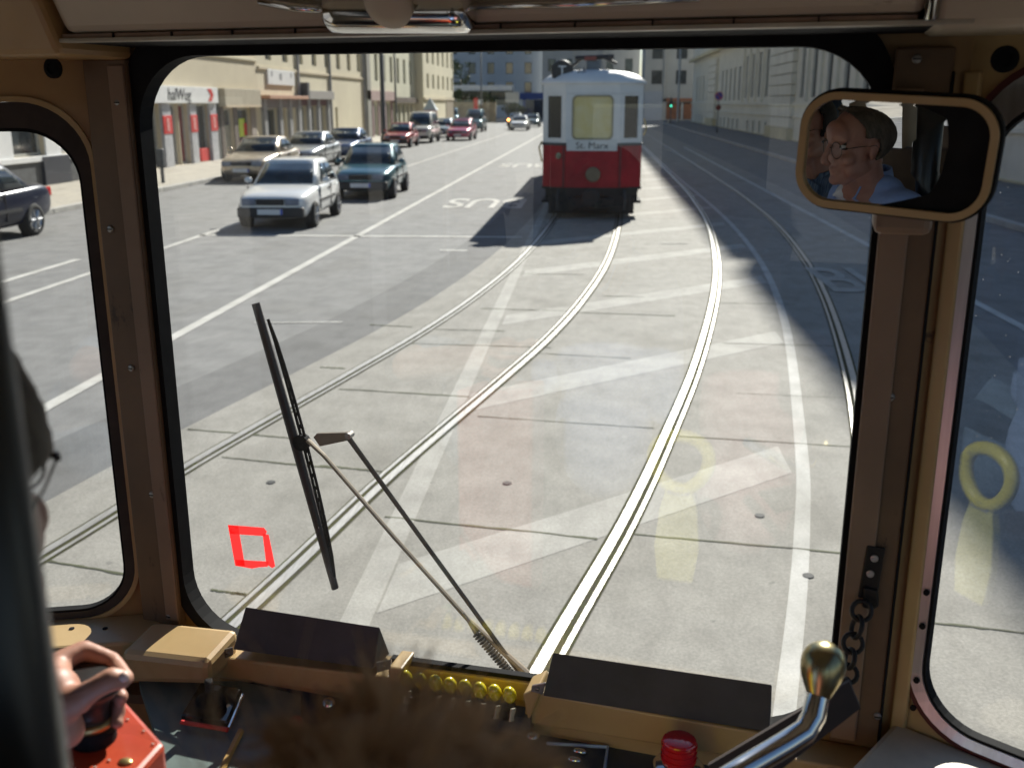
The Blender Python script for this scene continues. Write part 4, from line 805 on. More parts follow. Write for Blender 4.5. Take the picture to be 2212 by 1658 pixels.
hbox("ceiling_end_panel", M_TAN, [(1.30, LZ0 - .018), (1.24, LZ0 + .10), (1.20, LZ0 + .27), (1.47, LZ0 + .27), (1.47, LZ0 - .018)], -1.34, -1.092, .01)
hbox("ceiling_end_panel", M_CEIL, [(1.305, LZ0 - .004), (1.255, LZ0 + .10), (1.20, LZ0 + .27), (1.47, LZ0 + .27), (1.47, LZ0 - .004)], .108, .40, .01)
MB().tube([(.103, 1.30, LZ0 + .008), (.103, 1.255, LZ0 + .09), (.103, 1.20, LZ0 + .26)], .0085, 10).build("chrome_bar", M_CHROME, cab, smooth=True)
# chrome lamp fitting under the ceiling box
lf = MB(); A_, B_ = LV(705, 22, 1.285), LV(1022, 20, 1.285); prof_ = []
lf.loft([[A_.lerp(B_, t_) + Vector((0, -.032 * s_ * math.cos(R(a_)), .026 * s_ * math.sin(R(a_)) - .004)) for a_ in range(-180, 181, 20)] for t_, s_ in ((0, .3), (.015, .75), (.05, .97), (.12, 1), (.88, 1), (.95, .97), (.985, .75), (1, .3))]); lo_ = lf.build("chrome_fitting", M_CHROME, cab, smooth=True)
MB().lathe([(.0, 0), (.030, .0), (.034, .004), (.030, .010), (.012, .013), (0, .013)], LV(842, 8, 1.252) , (0, -.8, -.6), 28).build("fitting_cover", M_CEIL, lo_, smooth=True)
MB().tube([LV(560, 2, 1.275), LV(640, 17, 1.28), LV(700, 20, 1.285)], .006, 8).build("chrome_rail", M_CHROME, cab, smooth=True); MB().tube([LV(1022, 14, 1.285), LV(1250, 9, 1.285), LV(1510, -4, 1.285)], .0045, 8).build("chrome_rail", M_CHROME, cab, smooth=True)
for x, y_, z in ((-1.20, 1.41, 2.455), (.20, 1.40, 2.452)): MB().lathe([(.016, 0), (.016, .006), (.009, .007), (.009, .004), (0, .004)], (x, y_, z), (0, -1, 0), 18).build("vent_plug", M_RUB, cab)
# shell of the tram behind and round us
def wallplane(name, p0, d, length, z0, z1, holes, m, inward):
    P = lambda a, z, k=0: Vector(p0) + Vector(d) * a + Vector((0, 0, z)) - Vector(inward) * k
    ts = sorted({0, length} | {h[0] for h in holes} | {h[1] for h in holes}); zs = sorted({z0, z1} | {h[2] for h in holes} | {h[3] for h in holes}); mb = MB()
    for k in (0, .05):
        for i in range(len(ts) - 1):
            for j in range(len(zs) - 1):
                if any(h[0] < (ts[i] + ts[i + 1]) / 2 < h[1] and h[2] < (zs[j] + zs[j + 1]) / 2 < h[3] for h in holes): continue
                mb.add([P(ts[i], zs[j], k), P(ts[i + 1], zs[j], k), P(ts[i + 1], zs[j + 1], k), P(ts[i], zs[j + 1], k)], [(0, 1, 2, 3)])
    mb.build(name, m, cab)
FZ = .85
eR = QR(.48, 0); eL = QL(.47, 0)
wallplane("side_wall", (eR.x + .002, eR.y, 0), (0, -1, 0), 4.4, .5, 2.82, [(.10, 1.0, 1.35, 2.42), (1.15, 2.05, 1.5, 2.42), (2.15, 3.1, 1.5, 2.42), (3.2, 4.2, 1.5, 2.42)], M_WALLI, (-1, 0, 0))
wallplane("side_wall", (eL.x - .002, eL.y, 0), (0, -1, 0), 4.4, .5, 2.82, [(.15, 1.0, 1.35, 2.42), (1.75, 2.6, 1.5, 2.42), (2.7, 3.2, 1.5, 2.42), (3.3, 4.2, 1.5, 2.42)], M_WALLI, (1, 0, 0))
wallplane("rear_wall", (eL.x, eL.y - 4.4, 0), (1, 0, 0), eR.x - eL.x, .5, 2.82, [(.25, .85, 1.5, 2.4), (1.3, 1.9, 1.5, 2.4)], M_WALLI, (0, 1, 0))
MB().box((eL.x, -3.3, FZ - .05), (eR.x, 1.52, FZ)).build("floor", M_FLOOR, cab)
MB().box((eL.x - .05, -3.3, 2.80), (eR.x + .05, 1.55, 2.88)).build("ceiling", M_CEIL, cab)
# window sill and dashboard
MB().prism([QL(-.02, 1.405, .0), QL(.46, 1.405, .0), QL(.46, 1.405, .11), QL(-.06, 1.405, .11)], (0, 0, .045)).build("side_sill", M_TANY, cab, bevel=.006)
for x in (155, 227): p = LZ(x, 1356, 1.451); MB().lathe([(.005, 0), (.005, .0012), (0, .0014)], (p.x, p.y, 1.4503), n=10).build("sill_hole", M_RUB, cab)
MB().prism([QR(.0, 1.38, .0), QR(.47, 1.38, .0), QR(.47, 1.38, .16), QR(.0, 1.38, .16)], (0, 0, .10)).build("side_sill", mat("sill_cream", (.66, .58, .45), .5, 0, .15, 10), cab, bevel=.01)
MB().box((-1.07, 1.405, 1.385), (.14, 1.470, 1.428)).build("windscreen_sill", M_TANY, cab, bevel=.004)
def lipquad(name, px, v, th_, m, bevel=.004): return MB().prism([LV(x, y_, v) for x, y_ in px], (0, th_, 0)).build(name, m, cab, bevel=bevel)
lipquad("dashboard_lip", [(462, 1418), (840, 1462), (846, 1500), (840, 1512), (462, 1462)], 1.395, .07, M_TANY)
lipquad("dashboard_lip", [(1136, 1506), (1150, 1494), (1655, 1584), (1650, 1646), (1130, 1560)], 1.395, .07, M_TANY)
lipquad("recess_back", [(842, 1434), (1160, 1476), (1145, 1520), (842, 1472)], 1.435, .03, M_TANY)
for q in ([(838, 1440), (868, 1444), (850, 1500), (836, 1500)], [(1128, 1500), (1162, 1484), (1166, 1500), (1140, 1560)]): lipquad("recess_cheek", q, 1.385, .06, M_TANY)
lipquad("windscreen_lower_edge", [(842, 1421), (1180, 1467), (1180, 1476), (842, 1431)], 1.44, .015, M_RUB, .001)
def blackbox(px, endx, name):
    a, b, c, d = [LV(x, y_, 1.392) for x, y_ in px]; k = Vector((0, .07, -.01)); up_ = Vector((0, .012, 0))
    A, B, C, D = a + up_, b + up_, c, d
    MB().add([A, B, C, D, D + k, C + k], [(0, 1, 2, 3), (0, 4, 5, 1), (3, 2, 5, 4), (1, 5, 2), (0, 3, 4)]).build(name, M_BOXB, cab, bevel=.0018)
blackbox([(522, 1316), (814, 1361), (806, 1444), (503, 1402)], 1, "indicator_box"); blackbox([(1190, 1416), (1666, 1486), (1661, 1580), (1172, 1502)], 1, "indicator_box")
for q in ([(812, 1430), (845, 1424), (842, 1444), (815, 1452)], [(1148, 1480), (1178, 1474), (1172, 1500), (1146, 1492)], [(500, 1398), (482, 1402), (486, 1422), (502, 1414)]):
    pp = [LV(x, y_, 1.382) for x, y_ in q]; o = MB().prism(pp, (0, .004, 0)).build("box_bracket", M_SCREW, cab, bevel=.001); c = sum(pp, Vector()) / 4; screw(c.x, 1.3815, c.z, .004)
# lamp row in the recess
for i in range(8):
    x = 876 + i * 32; y_ = 1466 + i * 5.2; p = LV(x, y_, 1.40); d = Vector((0, -.45, 1)).normalized()
    o = MB().lathe([(.0100, -.012), (.0115, -.006), (.0115, .003), (.0090, .011), (.005, .0155), (0, .0168)], p + Vector((0, 0, .003)), d, 18).build("indicator_lamp", mat("yellow_lens", (.70, .58, .015), .12, 0, .2, 30, spec=.8, coat=.5), cab, smooth=True)
    MB().lathe([(.0078, -.024), (.0078, -.012), (0, -.0118)], p, d, 14).build("lamp_socket", M_SCREW, o)
    MB().cbox((p.x + .002, p.y - .022, p.z - .022), (.012, .022, .016), 0, R(-30)).build("toggle_switch", M_RUB, cab, bevel=.003)
    MB().cbox((p.x + .0115, p.y - .020, p.z - .020), (.0025, .030, .020), 0, R(-30)).build("switch_divider", mat("bone_plastic", (.62, .56, .45), .5), cab)
p = LV(990, 1500, 1.40); MB().cbox((p.x, 1.40, p.z - .028), (.26, .03, .035), R(0)).build("lamp_strip", M_BOXB, cab)
# desk panels
DZ = 1.392
MB().prism([LZ(x, y_, DZ) for x, y_ in ((300, 1470), (520, 1470), (650, 1500), (640, 1800), (420, 1900), (355, 1640))], (0, 0, -.02)).build("desk_panel", M_DESK, cab)
MB().prism([LZ(x, y_, DZ - .002) for x, y_ in ((523, 1466), (1110, 1560), (1640, 1640), (1640, 1900), (643, 1800), (653, 1500))], (0, 0, -.02)).build("desk_panel", M_DESKB, cab)
MB().tube([LZ(520, 1578, DZ + .004), LZ(430, 1760, DZ + .004)], .006, 6).build("desk_edge", mat("worn_yellow_edge", (.45, .27, .07), .5), cab)
sp = MB().prism([LZ(x, y_, DZ + .003) for x, y_ in ((437, 1481), (523, 1499), (492, 1572), (391, 1556))], (0, 0, .012)).build("switch_plate", mat("gloss_black", (.012, .012, .014), .12, 0, .2, 5, coat=.6), cab, bevel=.003)
MB().tube([LZ(391, 1558, DZ + .011), LZ(492, 1575, DZ + .011)], .004, 6).build("plate_edge", M_RED, sp); MB().tube([LZ(494, 1572, DZ + .011), LZ(524, 1500, DZ + .011)], .003, 6).build("plate_rim", M_CHROME, sp)
p = LZ(455, 1525, DZ + .015); MB().lathe([(.026, 0), (.026, .012), (.020, .02), (0, .022)], p, n=20).cbox(p + Vector((0, 0, .03)), (.014, .05, .022), R(35)).build("rotary_knob", M_RUB, sp, bevel=.003)
for x, y_, m_ in ((795, 1552, M_CHROME), (710, 1530, M_CHROME), (640, 1570, M_RED), (1010, 1590, mat("pink_knob", (.7, .25, .22), .4)), (735, 1628, mat("green_lens", (.03, .45, .12), .2, emit=(.02, .6, .15, .05))), (905, 1560, mat("amber_knob", (.6, .22, .06), .4)), (1150, 1600, M_CHROME)):
    p = LZ(x, y_, DZ); MB().lathe([(.012, 0), (.012, .01), (.009, .018), (0, .02)], p, n=16).build("desk_knob", m_, cab, smooth=True)
fr = [LZ(x, y_, DZ + .004) for x, y_ in ((1180, 1604), (1312, 1612), (1300, 1700))]; MB().tube(fr, .003, 6).build("panel_outline", mat("pale_blue_line", (.35, .5, .75), .4), cab)
for x, y_ in ((1252, 1622), (1240, 1640)): p = LZ(x, y_, DZ + .004); MB().ell(p, (.012, .006, .006), 10, 8).build("glint_switch", M_CHROME, cab, smooth=True)
p = LZ(1465, 1640, 1.44); rl_ = MB().lathe([(.036, -.02), (.040, -.012), (.034, -.004), (0, -.004)], p, n=28).build("warning_lamp_base", M_CHROME, cab, smooth=True)
rb = MB()
for k in range(7): rb.lathe([(.0, -.0025), (.026 + .0015 * (k % 2), -.0025), (.026 + .0015 * (k % 2), .0025), (0, .0026)], p + Vector((0, 0, .002 + k * .0048)), n=24)
rb.ell(p + Vector((0, 0, .034)), (.026, .026, .006)); rb.build("red_lens", mat("red_lens", (.60, .015, .02), .1, 0, .2, 10, coat=.6, spec=.8), rl_, smooth=False)
# tan box in the left corner
a, b, c, d = [LV(x, y_, 1.33) for x, y_ in ((258, 1408), (450, 1430), (450, 1480), (262, 1475))]; k = Vector((0, .10, .012))
MB().loft([[d, c, c + Vector((0, .1, 0)), d + Vector((0, .1, 0))], [a, b, b + k, a + k]]).build("corner_box", M_TANY, cab, bevel=.012)
MB().prism([LZ(x, y_, 1.30) for x, y_ in ((100, 1380), (520, 1400), (560, 1480), (300, 1500), (100, 1480))], (0, 0, -.02)).build("under_shelf", M_BRN, cab)
MB().box((-.045, 1.24, 1.20), (.26, 1.40, 1.372)).build("cream_ledge", mat("sill_cream", (.66, .58, .45), .5, 0, .15, 10), cab, bevel=.008)
# ------------------------------------------------------------------ separate things in the cab
def cthing(name, label, cat, p, group=None): return thing(name, label, cat, tuple(p), 0, group, frame='cab')
# mirror
Hh = LD(-212, 1110, .74)                       # the passenger's head
Mc = LD(1942, 337, 1.33); Mp = LD(1850, 312, 1.33)
n_ = ((L(EYE) - Mp).normalized() + (Hh - Mp).normalized()).normalized()
mr = cthing("rear_view_mirror", "rounded rear view mirror on the right windscreen pillar showing a man's face", "mirror", Mc)
def mloop(px, grow, k):
    pts = [LP(x, y_, Mp, n_) for x, y_ in px]; c = sum(pts, Vector()) / 4; a, b, cc, d = pts; out = []
    ex = ((b - a) + (cc - d)).normalized(); ey = (ex.cross(n_)).normalized(); w2 = ((b - a).length + (cc - d).length) / 4 + grow; h2 = ((d - a).length + (cc - b).length) / 4 + grow
    if ey.dot(a - d) < 0: ey = -ey
    return [c + ex * x + ey * y_ + n_ * k for x, y_ in rrect(-w2, w2, -h2, h2, .048 + grow, 10)]
MQ = [(1720, 184), (2168, 214), (2146, 490), (1722, 448)]
MB().loft([mloop(MQ, 0, 0), mloop(MQ, 0, -.02), mloop(MQ, -.02, -.035)]).build("mirror_shell", M_RUB, mr, smooth=False, bevel=.003)
MB().ring(mloop(MQ, -.0035, .0012), mloop(MQ, -.0125, .0012), n_ * .006).build("mirror_rim", M_TANY, mr)
gm = bpy.data.materials.new("mirror_silver"); gm.use_nodes = True; g_ = gm.node_tree.nodes["Principled BSDF"]; g_.inputs["Metallic"].default_value = 1; g_.inputs["Roughness"].default_value = .0; g_.inputs["Base Color"].default_value = (.86, .88, .87, 1)
CR = 2.5; gl = MB(); base_ = mloop(MQ, -.0128, .0022); cc_ = sum(base_, Vector()) / len(base_); rg = []
for i in range(15):
    k_ = max(.0005, 1 - i / 14); rg.append([(lambda q_: q_ - n_ * ((q_ - Mp).length_squared / (2 * CR)))(cc_.lerp(p_, k_)) for p_ in base_])
gl.loft(rg, cap=False).build("mirror_glass", gm, mr, smooth=True)
pq = LV(1946, 483, 1.40); MB().box((pq.x - .035, 1.37, pq.z - .012), (pq.x + .035, 1.444, pq.z + .03)).build("mirror_bracket", M_PINKB, mr, bevel=.01)
# wiper outside the windscreen
wp = cthing("windscreen_wiper", "black windscreen wiper with two linked arms outside the glass", "wiper", LV(700, 950, 1.53)); VW = 1.535
q = lambda x, y_, v=VW: LV(x, y_, v)
MB().tube([q(552, 655), q(640, 965), q(724, 1270)], [.0085, .0105, .008], 8, flat=.8).build("blade_rubber", mat("wiper_rubber", (.02, .012, .012), .5, 0, .3, 10), wp)
for a, b in (((574, 690), (718, 1245)),):
    P, Q_ = q(*a, 1.528), q(*b, 1.528); o_ = (Q_ - P); per = Vector((o_.z, 0, -o_.x)).normalized() * .0062
    if per.x < 0: per = -per
    fm = MB(); k = 17; ofs = lambda t_, w_: per * (.7 + w_ * math.sin(PI * min(max(t_, 0), 1)) ** .6)
    for w_ in (.9, 2.1): fm.tube([P.lerp(Q_, i_ / 12) + ofs(i_ / 12, w_) for i_ in range(13)], .0027, 6)
    for j in range(k): c = .12 + .76 * j / (k - 1); fm.tube([P.lerp(Q_, c) + ofs(c, .9), P.lerp(Q_, c) + ofs(c, 2.1)], .0042, 6)
    fm.build("blade_bracket", M_RUB, wp)
M_ARM = mat("wiper_arm_grey", (.30, .25, .19), .45, .3, .25, 8)
MB().prism([q(676, 944, 1.522), q(684, 936, 1.522), q(755, 934, 1.522), q(757, 950, 1.522), q(690, 964, 1.522)], (0, .008, 0)).build("link_plate", M_ARM, wp, bevel=.001)
MB().lathe([(.015, 0), (.015, .014), (.009, .016), (0, .017)], q(656, 952, 1.536), (0, -1, 0), 16).build("pivot", M_RUB, wp)
MB().tube([q(664, 950, 1.524), q(700, 984, 1.525), q(850, 1158, 1.525), q(1010, 1336, 1.525), q(1140, 1455, 1.525)], [.006, .0055, .0056, .006, .009], 8, flat=.6).build("main_arm", M_ARM, wp)
MB().tube([q(752, 944, 1.523), q(768, 966, 1.523), q(930, 1190, 1.523), q(1120, 1450, 1.523)], [.005, .0048, .0042, .0042], 8).build("guide_arm", mat("guide_arm_dark", (.10, .085, .07), .5, .3), wp)
MB().lathe([(.006, -.004), (.006, .012), (0, .013)], q(757, 938, 1.53), (0, -1, 0), 12).build("link_pin", M_SCREW, wp)
A, B = q(1012, 1345, 1.52), q(1088, 1440, 1.52); MB().tube([q(1000, 1322, 1.52), A.lerp(B, .2), q(1035, 1366, 1.52)], [.002, .005, .006], 8).build("spring_clip", M_SCREW, wp)
sm = MB(); dirv = (B - A)
for k in range(16): sm.lathe([(.0085, -.0014), (.0095, 0), (.0085, .0014), (.006, 0)], q(1030, 1368, 1.52).lerp(q(1100, 1450, 1.52), k / 15), dirv, 12)
sm.build("spring", mat("spring_steel", (.09, .08, .07), .5, .6), wp)
# red tape frame stuck on the glass
tp = cthing("red_tape_frame", "red tape square stuck on the lower left of the windscreen", "tape", LV(545, 1180, 1.494)); tq = lambda x, y_: LV(x, y_, 1.4945)
M_TAPE = bpy.data.materials.new("red_tape"); M_TAPE.use_nodes = True; n4 = M_TAPE.node_tree.nodes; k4 = M_TAPE.node_tree.links; tr4 = n4.new("ShaderNodeBsdfTranslucent"); tr4.inputs[0].default_value = (.95, .03, .03, 1)
n4["Principled BSDF"].inputs["Base Color"].default_value = (.85, .02, .02, 1); mx4 = n4.new("ShaderNodeMixShader"); mx4.inputs[0].default_value = .75; k4.new(n4["Principled BSDF"].outputs[0], mx4.inputs[1]); k4.new(tr4.outputs[0], mx4.inputs[2]); k4.new(mx4.outputs[0], n4["Material Output"].inputs[0])
tb = MB()
for pts in ([(492, 1133), (570, 1139), (576, 1147), (572, 1157), (497, 1152)], [(492, 1133), (514, 1135), (529, 1222), (508, 1221)], [(508, 1208), (580, 1212), (578, 1223), (560, 1224), (544, 1227), (510, 1221)], [(567, 1152), (580, 1154), (594, 1222), (588, 1226), (575, 1218)]): tb.add([tq(x, y_) for x, y_ in pts], [tuple(range(len(pts)))])
tb.build("tape", M_TAPE, tp)
# brake lever with its brass ball
bl = cthing("brake_lever", "chrome lever with a worn brass ball before the right pillar", "lever", LD(1600, 1700, 1.2))
lp_ = [LD(1776, 1440, 1.26), LD(1768, 1492, 1.26), LD(1757, 1545, 1.26), LD(1738, 1578, 1.255), LD(1695, 1606, 1.245), LD(1600, 1662, 1.21), LD(1420, 1775, 1.13)]
MB().tube(lp_, [.014, .0135, .0138, .0138, .0138, .0135, .0135], 18).build("lever_rod", M_CHROME, bl, smooth=True)
pb = LD(1778, 1432, 1.26); ax = (lp_[0] - lp_[1]).normalized(); MB().lathe([(.0125, -.042), (.014, -.034), (.0235, -.018), (.0272, 0), (.0235, .0145), (.014, .0232), (0, .0268)], pb, ax, 28).build("lever_ball", mat("brass_ball", (.55, .47, .25), .28, .95, .25, 30, col2=(.36, .30, .16)), bl, smooth=True, sub=1)
# dark strap behind the lever
st = cthing("leather_strap", "dark leather strap slanting behind the brass ball lever", "strap", LD(1700, 1600, 1.34)); A, B = LD(1838, 1500, 1.33), LD(1560, 1690, 1.30)
MB().loft([[A + Vector((-.004, 0, .018)), A + Vector((.012, 0, -.016)), A + Vector((.012, .006, -.016)), A + Vector((-.004, .006, .018))], [B + Vector((-.018, 0, .02)), B + Vector((.02, 0, -.022)), B + Vector((.02, .006, -.022)), B + Vector((-.018, .006, .02))]]).build("strap_band", mat("dark_leather", (.035, .018, .012), .6, 0, .3, 10), st)
# chain and its plate
ch = cthing("door_chain", "dark iron chain hanging from a screwed plate on the right pillar", "chain", LV(1870, 1300, 1.44)); M_IRON = mat("black_iron", (.025, .023, .022), .5, .5, .3, 12)
MB().prism([LV(x, y_, 1.442) for x, y_ in ((1872, 1178), (1912, 1184), (1893, 1296), (1852, 1290))], (0, .004, 0)).build("chain_plate", M_IRON, ch, bevel=.002)
for x, y_ in ((1888, 1205), (1879, 1238)): p = LV(x, y_, 1.441); MB().lathe([(.0058, 0), (.0055, .002), (0, .0026)], p, (0, -1, 0), 14).cbox((p.x, p.y - .003, p.z), (.009, .0008, .002), R(20)).build("plate_screw", M_ALU, ch)
MB().prism([LV(x, y_, 1.436) for x, y_ in ((1864, 1268), (1896, 1276), (1898, 1310), (1885, 1318), (1862, 1312))], (0, .005, 0)).build("chain_hook", M_IRON, ch, bevel=.003)
links = [(1866, 1302), (1855, 1335), (1845, 1372), (1838, 1405), (1832, 1438), (1828, 1470), (1818, 1512), (1800, 1548)]
for i in range(len(links) - 1):
    A, B = LV(*links[i], 1.425 - i * .01), LV(*links[i + 1], 1.425 - i * .01 - .01); d = (B - A); c = (A + B) / 2; s_ = Vector((1, 0, 0)) if i % 2 == 0 else Vector((.35, -.94, 0)); d2 = d.normalized(); s_ = (s_ - d2 * s_.dot(d2)).normalized()
    lp2 = [c + d2 * (d.length * .62 * math.cos(2 * PI * k / 16)) + s_ * (.0135 * math.sin(2 * PI * k / 16)) for k in range(17)]
    MB().tube(lp2, .0036, 8, cap=False).build("chain_link", M_IRON, ch, smooth=True)
# red controller with its handle
cz = LD(204, 1600, 1.22).z
ct = cthing("controller_box", "red painted controller pedestal under the driver's hand", "controller", LZ(204, 1600, cz))
top = [LZ(x, y_, cz) for x, y_ in ((262, 1498), (356, 1602), (250, 1720), (60, 1600), (150, 1480))]
M_CRED = mat("controller_red", (.50, .065, .022), .38, 0, .12, 12, col2=(.42, .045, .015), coat=.2)
MB().prism([p - Vector((0, 0, .001)) for p in top], (0, 0, -.55)).build("pedestal", M_CRED, ct, bevel=.006)
p = LZ(271, 1643, cz); MB().ell(p, (.008, .006, .002), 14, 6).build("type_plate", M_BRASS, ct, smooth=True)
for x, y_ in ((258, 1523), (275, 1552), (310, 1577), (235, 1640), (330, 1605), (205, 1655)): p = LZ(x, y_, cz + .0004); MB().ell(p, (.0022, .0014, .0006), 8, 4).build("paint_chip", mat("chip_grey", (.42, .36, .30), .6), ct)
kb = cthing("drive_lever", "black mushroom shaped drive lever with a brass ring, gripped by a hand", "lever", LZ(203, 1596, cz)); k0 = Vector(LZ(203, 1594, cz)); ktop = LD(188, 1462, 1.185)
ax = (ktop - k0); hl = ax.length; ax.normalize()
MB().lathe([(.0, 0), (.0235, 0), (.0235, .010), (.021, .017), (0, .017)], k0, ax, 28).build("handle_base", M_RUB, kb, smooth=False)
MB().lathe([(.0205, .0172), (.0222, .020), (.0222, .024), (.0205, .0265), (0, .0265)], k0, ax, 28).build("brass_ring", M_BRASS, kb, smooth=True)
MB().lathe([(.0195, .0268), (.0185, .035), (.021, .05), (.028, hl * .72), (.037, hl * .86), (.040, hl * .94), (.036, hl), (.02, hl * 1.03), (0, hl * 1.035)], k0, ax, 32).build("handle_grip", mat("bakelite", (.022, .02, .02), .42, 0, .4, 20), kb, smooth=True)
# dark pole at the left edge
gp = cthing("grab_pole", "thick dark grab pole close by at the left edge", "pole", LD(60, 1000, .62)); a = LD(60, 1000, .5); r_ = .045
e1 = LD(64, 1000, .50); vv = (e1 - L(EYE)); vv.z = 0; vv.normalize(); side = Vector((vv.y, -vv.x, 0)); pc = e1 - side * r_
MB().tube([(pc.x, pc.y, FZ), (pc.x, pc.y, 2.8)], r_, 28).build("pole", mat("pole_dark_grey", (.03, .031, .032), .3, .2, .3, 10, stretch=(1, 1, .1)), gp, smooth=True)
# yellow strap handle whose reflection shows in the glass
yp = Vector((-.25, .90, 1.50)); ys = cthing("strap_handle", "yellow plastic strap handle reflected in the windscreen and right window", "handle", yp)
M_YEL = mat("yellow_plastic", (.90, .80, .05), .3, 0, .1, 10)
rp = [yp + Vector((.060 * math.sin(t) * (1 - .18 * math.cos(t)), 0, .14 + .062 * -math.cos(t))) for t in [2 * PI * k / 28 for k in range(29)]]
MB().tube(rp, .0155, 12, cap=False).build("ring", M_YEL, ys, smooth=True)
MB().loft([[yp + Vector((a_ * w_, b_ * .012, z)) for a_, b_ in ((-1, -1), (1, -1), (1, 1), (-1, 1))] for w_, z in ((.030, .075), (.042, .03), (.050, -.06), (.040, -.14))]).build("sleeve", mat("pale_yellow_cloth", (.85, .80, .22), .6), ys, bevel=.004)
MB().box((yp.x - .024, yp.y - .014, yp.z + .07), (yp.x + .024, yp.y + .014, yp.z + .086)).build("clip", M_GREYMET, ys); MB().tube([(yp.x, yp.y, FZ), (yp.x, yp.y, yp.z - .138)], .008, 8).build("stalk", M_RUB, ys)
# curtain and seat backs in the saloon behind, seen in the mirror
cu = cthing("curtain", "blue grey curtain hanging behind the passengers, seen in the mirror", "curtain", (eL.x + .12, -.7, 1.2)); cm = []
for k in range(25): cm.append((eL.x + .10 + .018 * math.sin(k * 1.5), -.95 + k * .022))
MB().loft([[(a, b, .95) for a, b in cm] + [(a + .004, b, .95) for a, b in reversed(cm)], [(a, b, 2.6) for a, b in cm] + [(a + .004, b, 2.6) for a, b in reversed(cm)]]).build("cloth", mat("curtain_blue", (.06, .085, .12), .9, 0, .2, 8), cu)
for v_ in (-.75, -1.6):
    se = cthing("seat", "brown bench seat in the dark saloon, " + ("just behind the man in blue" if v_ > -1 else "farther back"), "seat", (-1.0, v_, FZ))
    MB().box((-1.4, v_ - .42, FZ + .42), (-.62, v_, FZ + .48)).build("seat_pad", M_BRN, se, bevel=.02); MB().box((-1.4, v_ - .46, FZ + .48), (-.62, v_ - .42, FZ + .95)).build("seat_back", M_BRN, se, bevel=.02); MB().box((-1.3, v_ - .3, FZ), (-.75, v_ - .1, FZ + .42)).build("seat_base", M_DKGREY, se)
# ------------------------------------------------------------------ people
M_SKIN = mat("skin", (.50, .27, .19), .5, 0, .12, 9, col2=(.42, .20, .14))
M_SKIN2 = mat("tanned_skin", (.46, .235, .175), .45, 0, .14, 14, col2=(.37, .165, .12), bump=.08)
M_HAIRG = mat("grey_brown_hair", (.13, .105, .08), .75, 0, .4, 60, col2=(.05, .04, .03), stretch=(1, 1, .25))
M_HAIRD = mat("dark_hair", (.02, .016, .013), .7, 0, .4, 60)
M_HAIRB = mat("brown_hair", (.88, .77, .62), .5, 0, .3, 16, col2=(.45, .34, .24), lo=.40, hi=.60)
_n = M_HAIRB.node_tree.nodes; _t = _n.new("ShaderNodeBsdfTranslucent"); _t.inputs[0].default_value = (.88, .70, .50, 1); _x = _n.new("ShaderNodeMixShader"); _x.inputs[0].default_value = .6
M_HAIRB.node_tree.links.new(_n["Principled BSDF"].outputs[0], _x.inputs[1]); M_HAIRB.node_tree.links.new(_t.outputs[0], _x.inputs[2]); M_HAIRB.node_tree.links.new(_x.outputs[0], _n["Material Output"].inputs[0])
M_EYE = mat("eye_white", (.6, .57, .53), .2); M_IRIS = mat("eye_dark", (.03, .02, .015), .2)
M_BLUESH = mat("light_blue_cotton", (.30, .43, .75), .85, 0, .16, 10, col2=(.23, .34, .63))
M_TSH = mat("white_cotton", (.75, .76, .80), .85, 0, .06, 10)
M_WIRE = mat("wire_frame", (.10, .085, .07), .35, .8, .2, 20)
def xf(mb, T): mb.v = [tuple(T @ Vector(p)) for p in mb.v]; return mb
def fT(pos, rz, pitch=0): return Matrix.Translation(Vector(pos)) @ Matrix.Rotation(rz, 4, 'Z') @ Matrix.Rotation(pitch, 4, 'X')
def head_shape(b, child=False):
    b.ell((0, -.016, .035), (.076, .098, .088)).ell((0, .022, -.025), (.064, .066, .088)).ell((0, .040, -.088), (.046, .046, .036)).ell((0, .076, -.103), (.022, .020, .018))
    b.ell((0, .070, .040), (.056, .030, .045))
    for s in (-1, 1):
        b.cap((s * .012, .093, .026), (s * .052, .072, .024), .010, .008); b.ell((s * .044, .056, -.030), (.024, .026, .022)); b.ell((s * .044, .020, -.072), (.024, .048, .030))
        b.ell((s * .075, -.012, -.012), (.010, .018, .030), rot=Matrix.Rotation(R(-s * 18), 3, 'Z')); b.ell((s * .079, -.020, .002), (.007, .016, .020)); b.ell((s * .012, .106, -.040), (.009, .011, .008))
    b.cap((0, .090, .022), (0, .118, -.030), .0085, .0115); b.ell((0, .117, -.034), (.0135, .012, .0105))
    b.cap((-.020, .081, -.064), (.020, .081, -.064), .0075, .0075).cap((-.018, .079, -.077), (.018, .079, -.077), .0085, .0085).ell((0, .086, -.068), (.014, .010, .012))
    b.cap((0, -.035, -.06), (0, -.050, -.20), .056, .062); b.cap((0, .018, -.11), (0, -.02, -.19), .030, .045)
    return b
def eyes(t, T, s_=1):
    for s in (-1, 1):
        e = xf(MB().ell((s * .031, .0695, .006), (.0125, .0115, .010)), T).build("eye", M_EYE, t, smooth=True); xf(MB().ell((s * .031, .0775, .006), (.0055, .0042, .0055)), T).build("iris", M_IRIS, e, smooth=True)
        xf(MB().cap((s * .014, .0835, .016), (s * .047, .071, .014), .0048, .0042).cap((s * .014, .086, .030), (s * .052, .074, .029), .0042, .003), T).build("eyebrow", M_HAIRG, t, smooth=True)
def haircap(t, T, m, line, k=1.06, short=True):
    b = MB().ell((0, -.018, .038), (.080 * k / 1.04, .104 * k / 1.04, .094 * k / 1.04), 72, 56, test=line); rnd = random.Random(3)
    b.v = [tuple(Vector(p) * (1 + rnd.uniform(-.012, .012))) for p in b.v]
    o = xf(b, T).build("hair", m, t, smooth=True); md = o.modifiers.new("thick", 'SOLIDIFY'); md.thickness = .012; md.offset = -1; return o
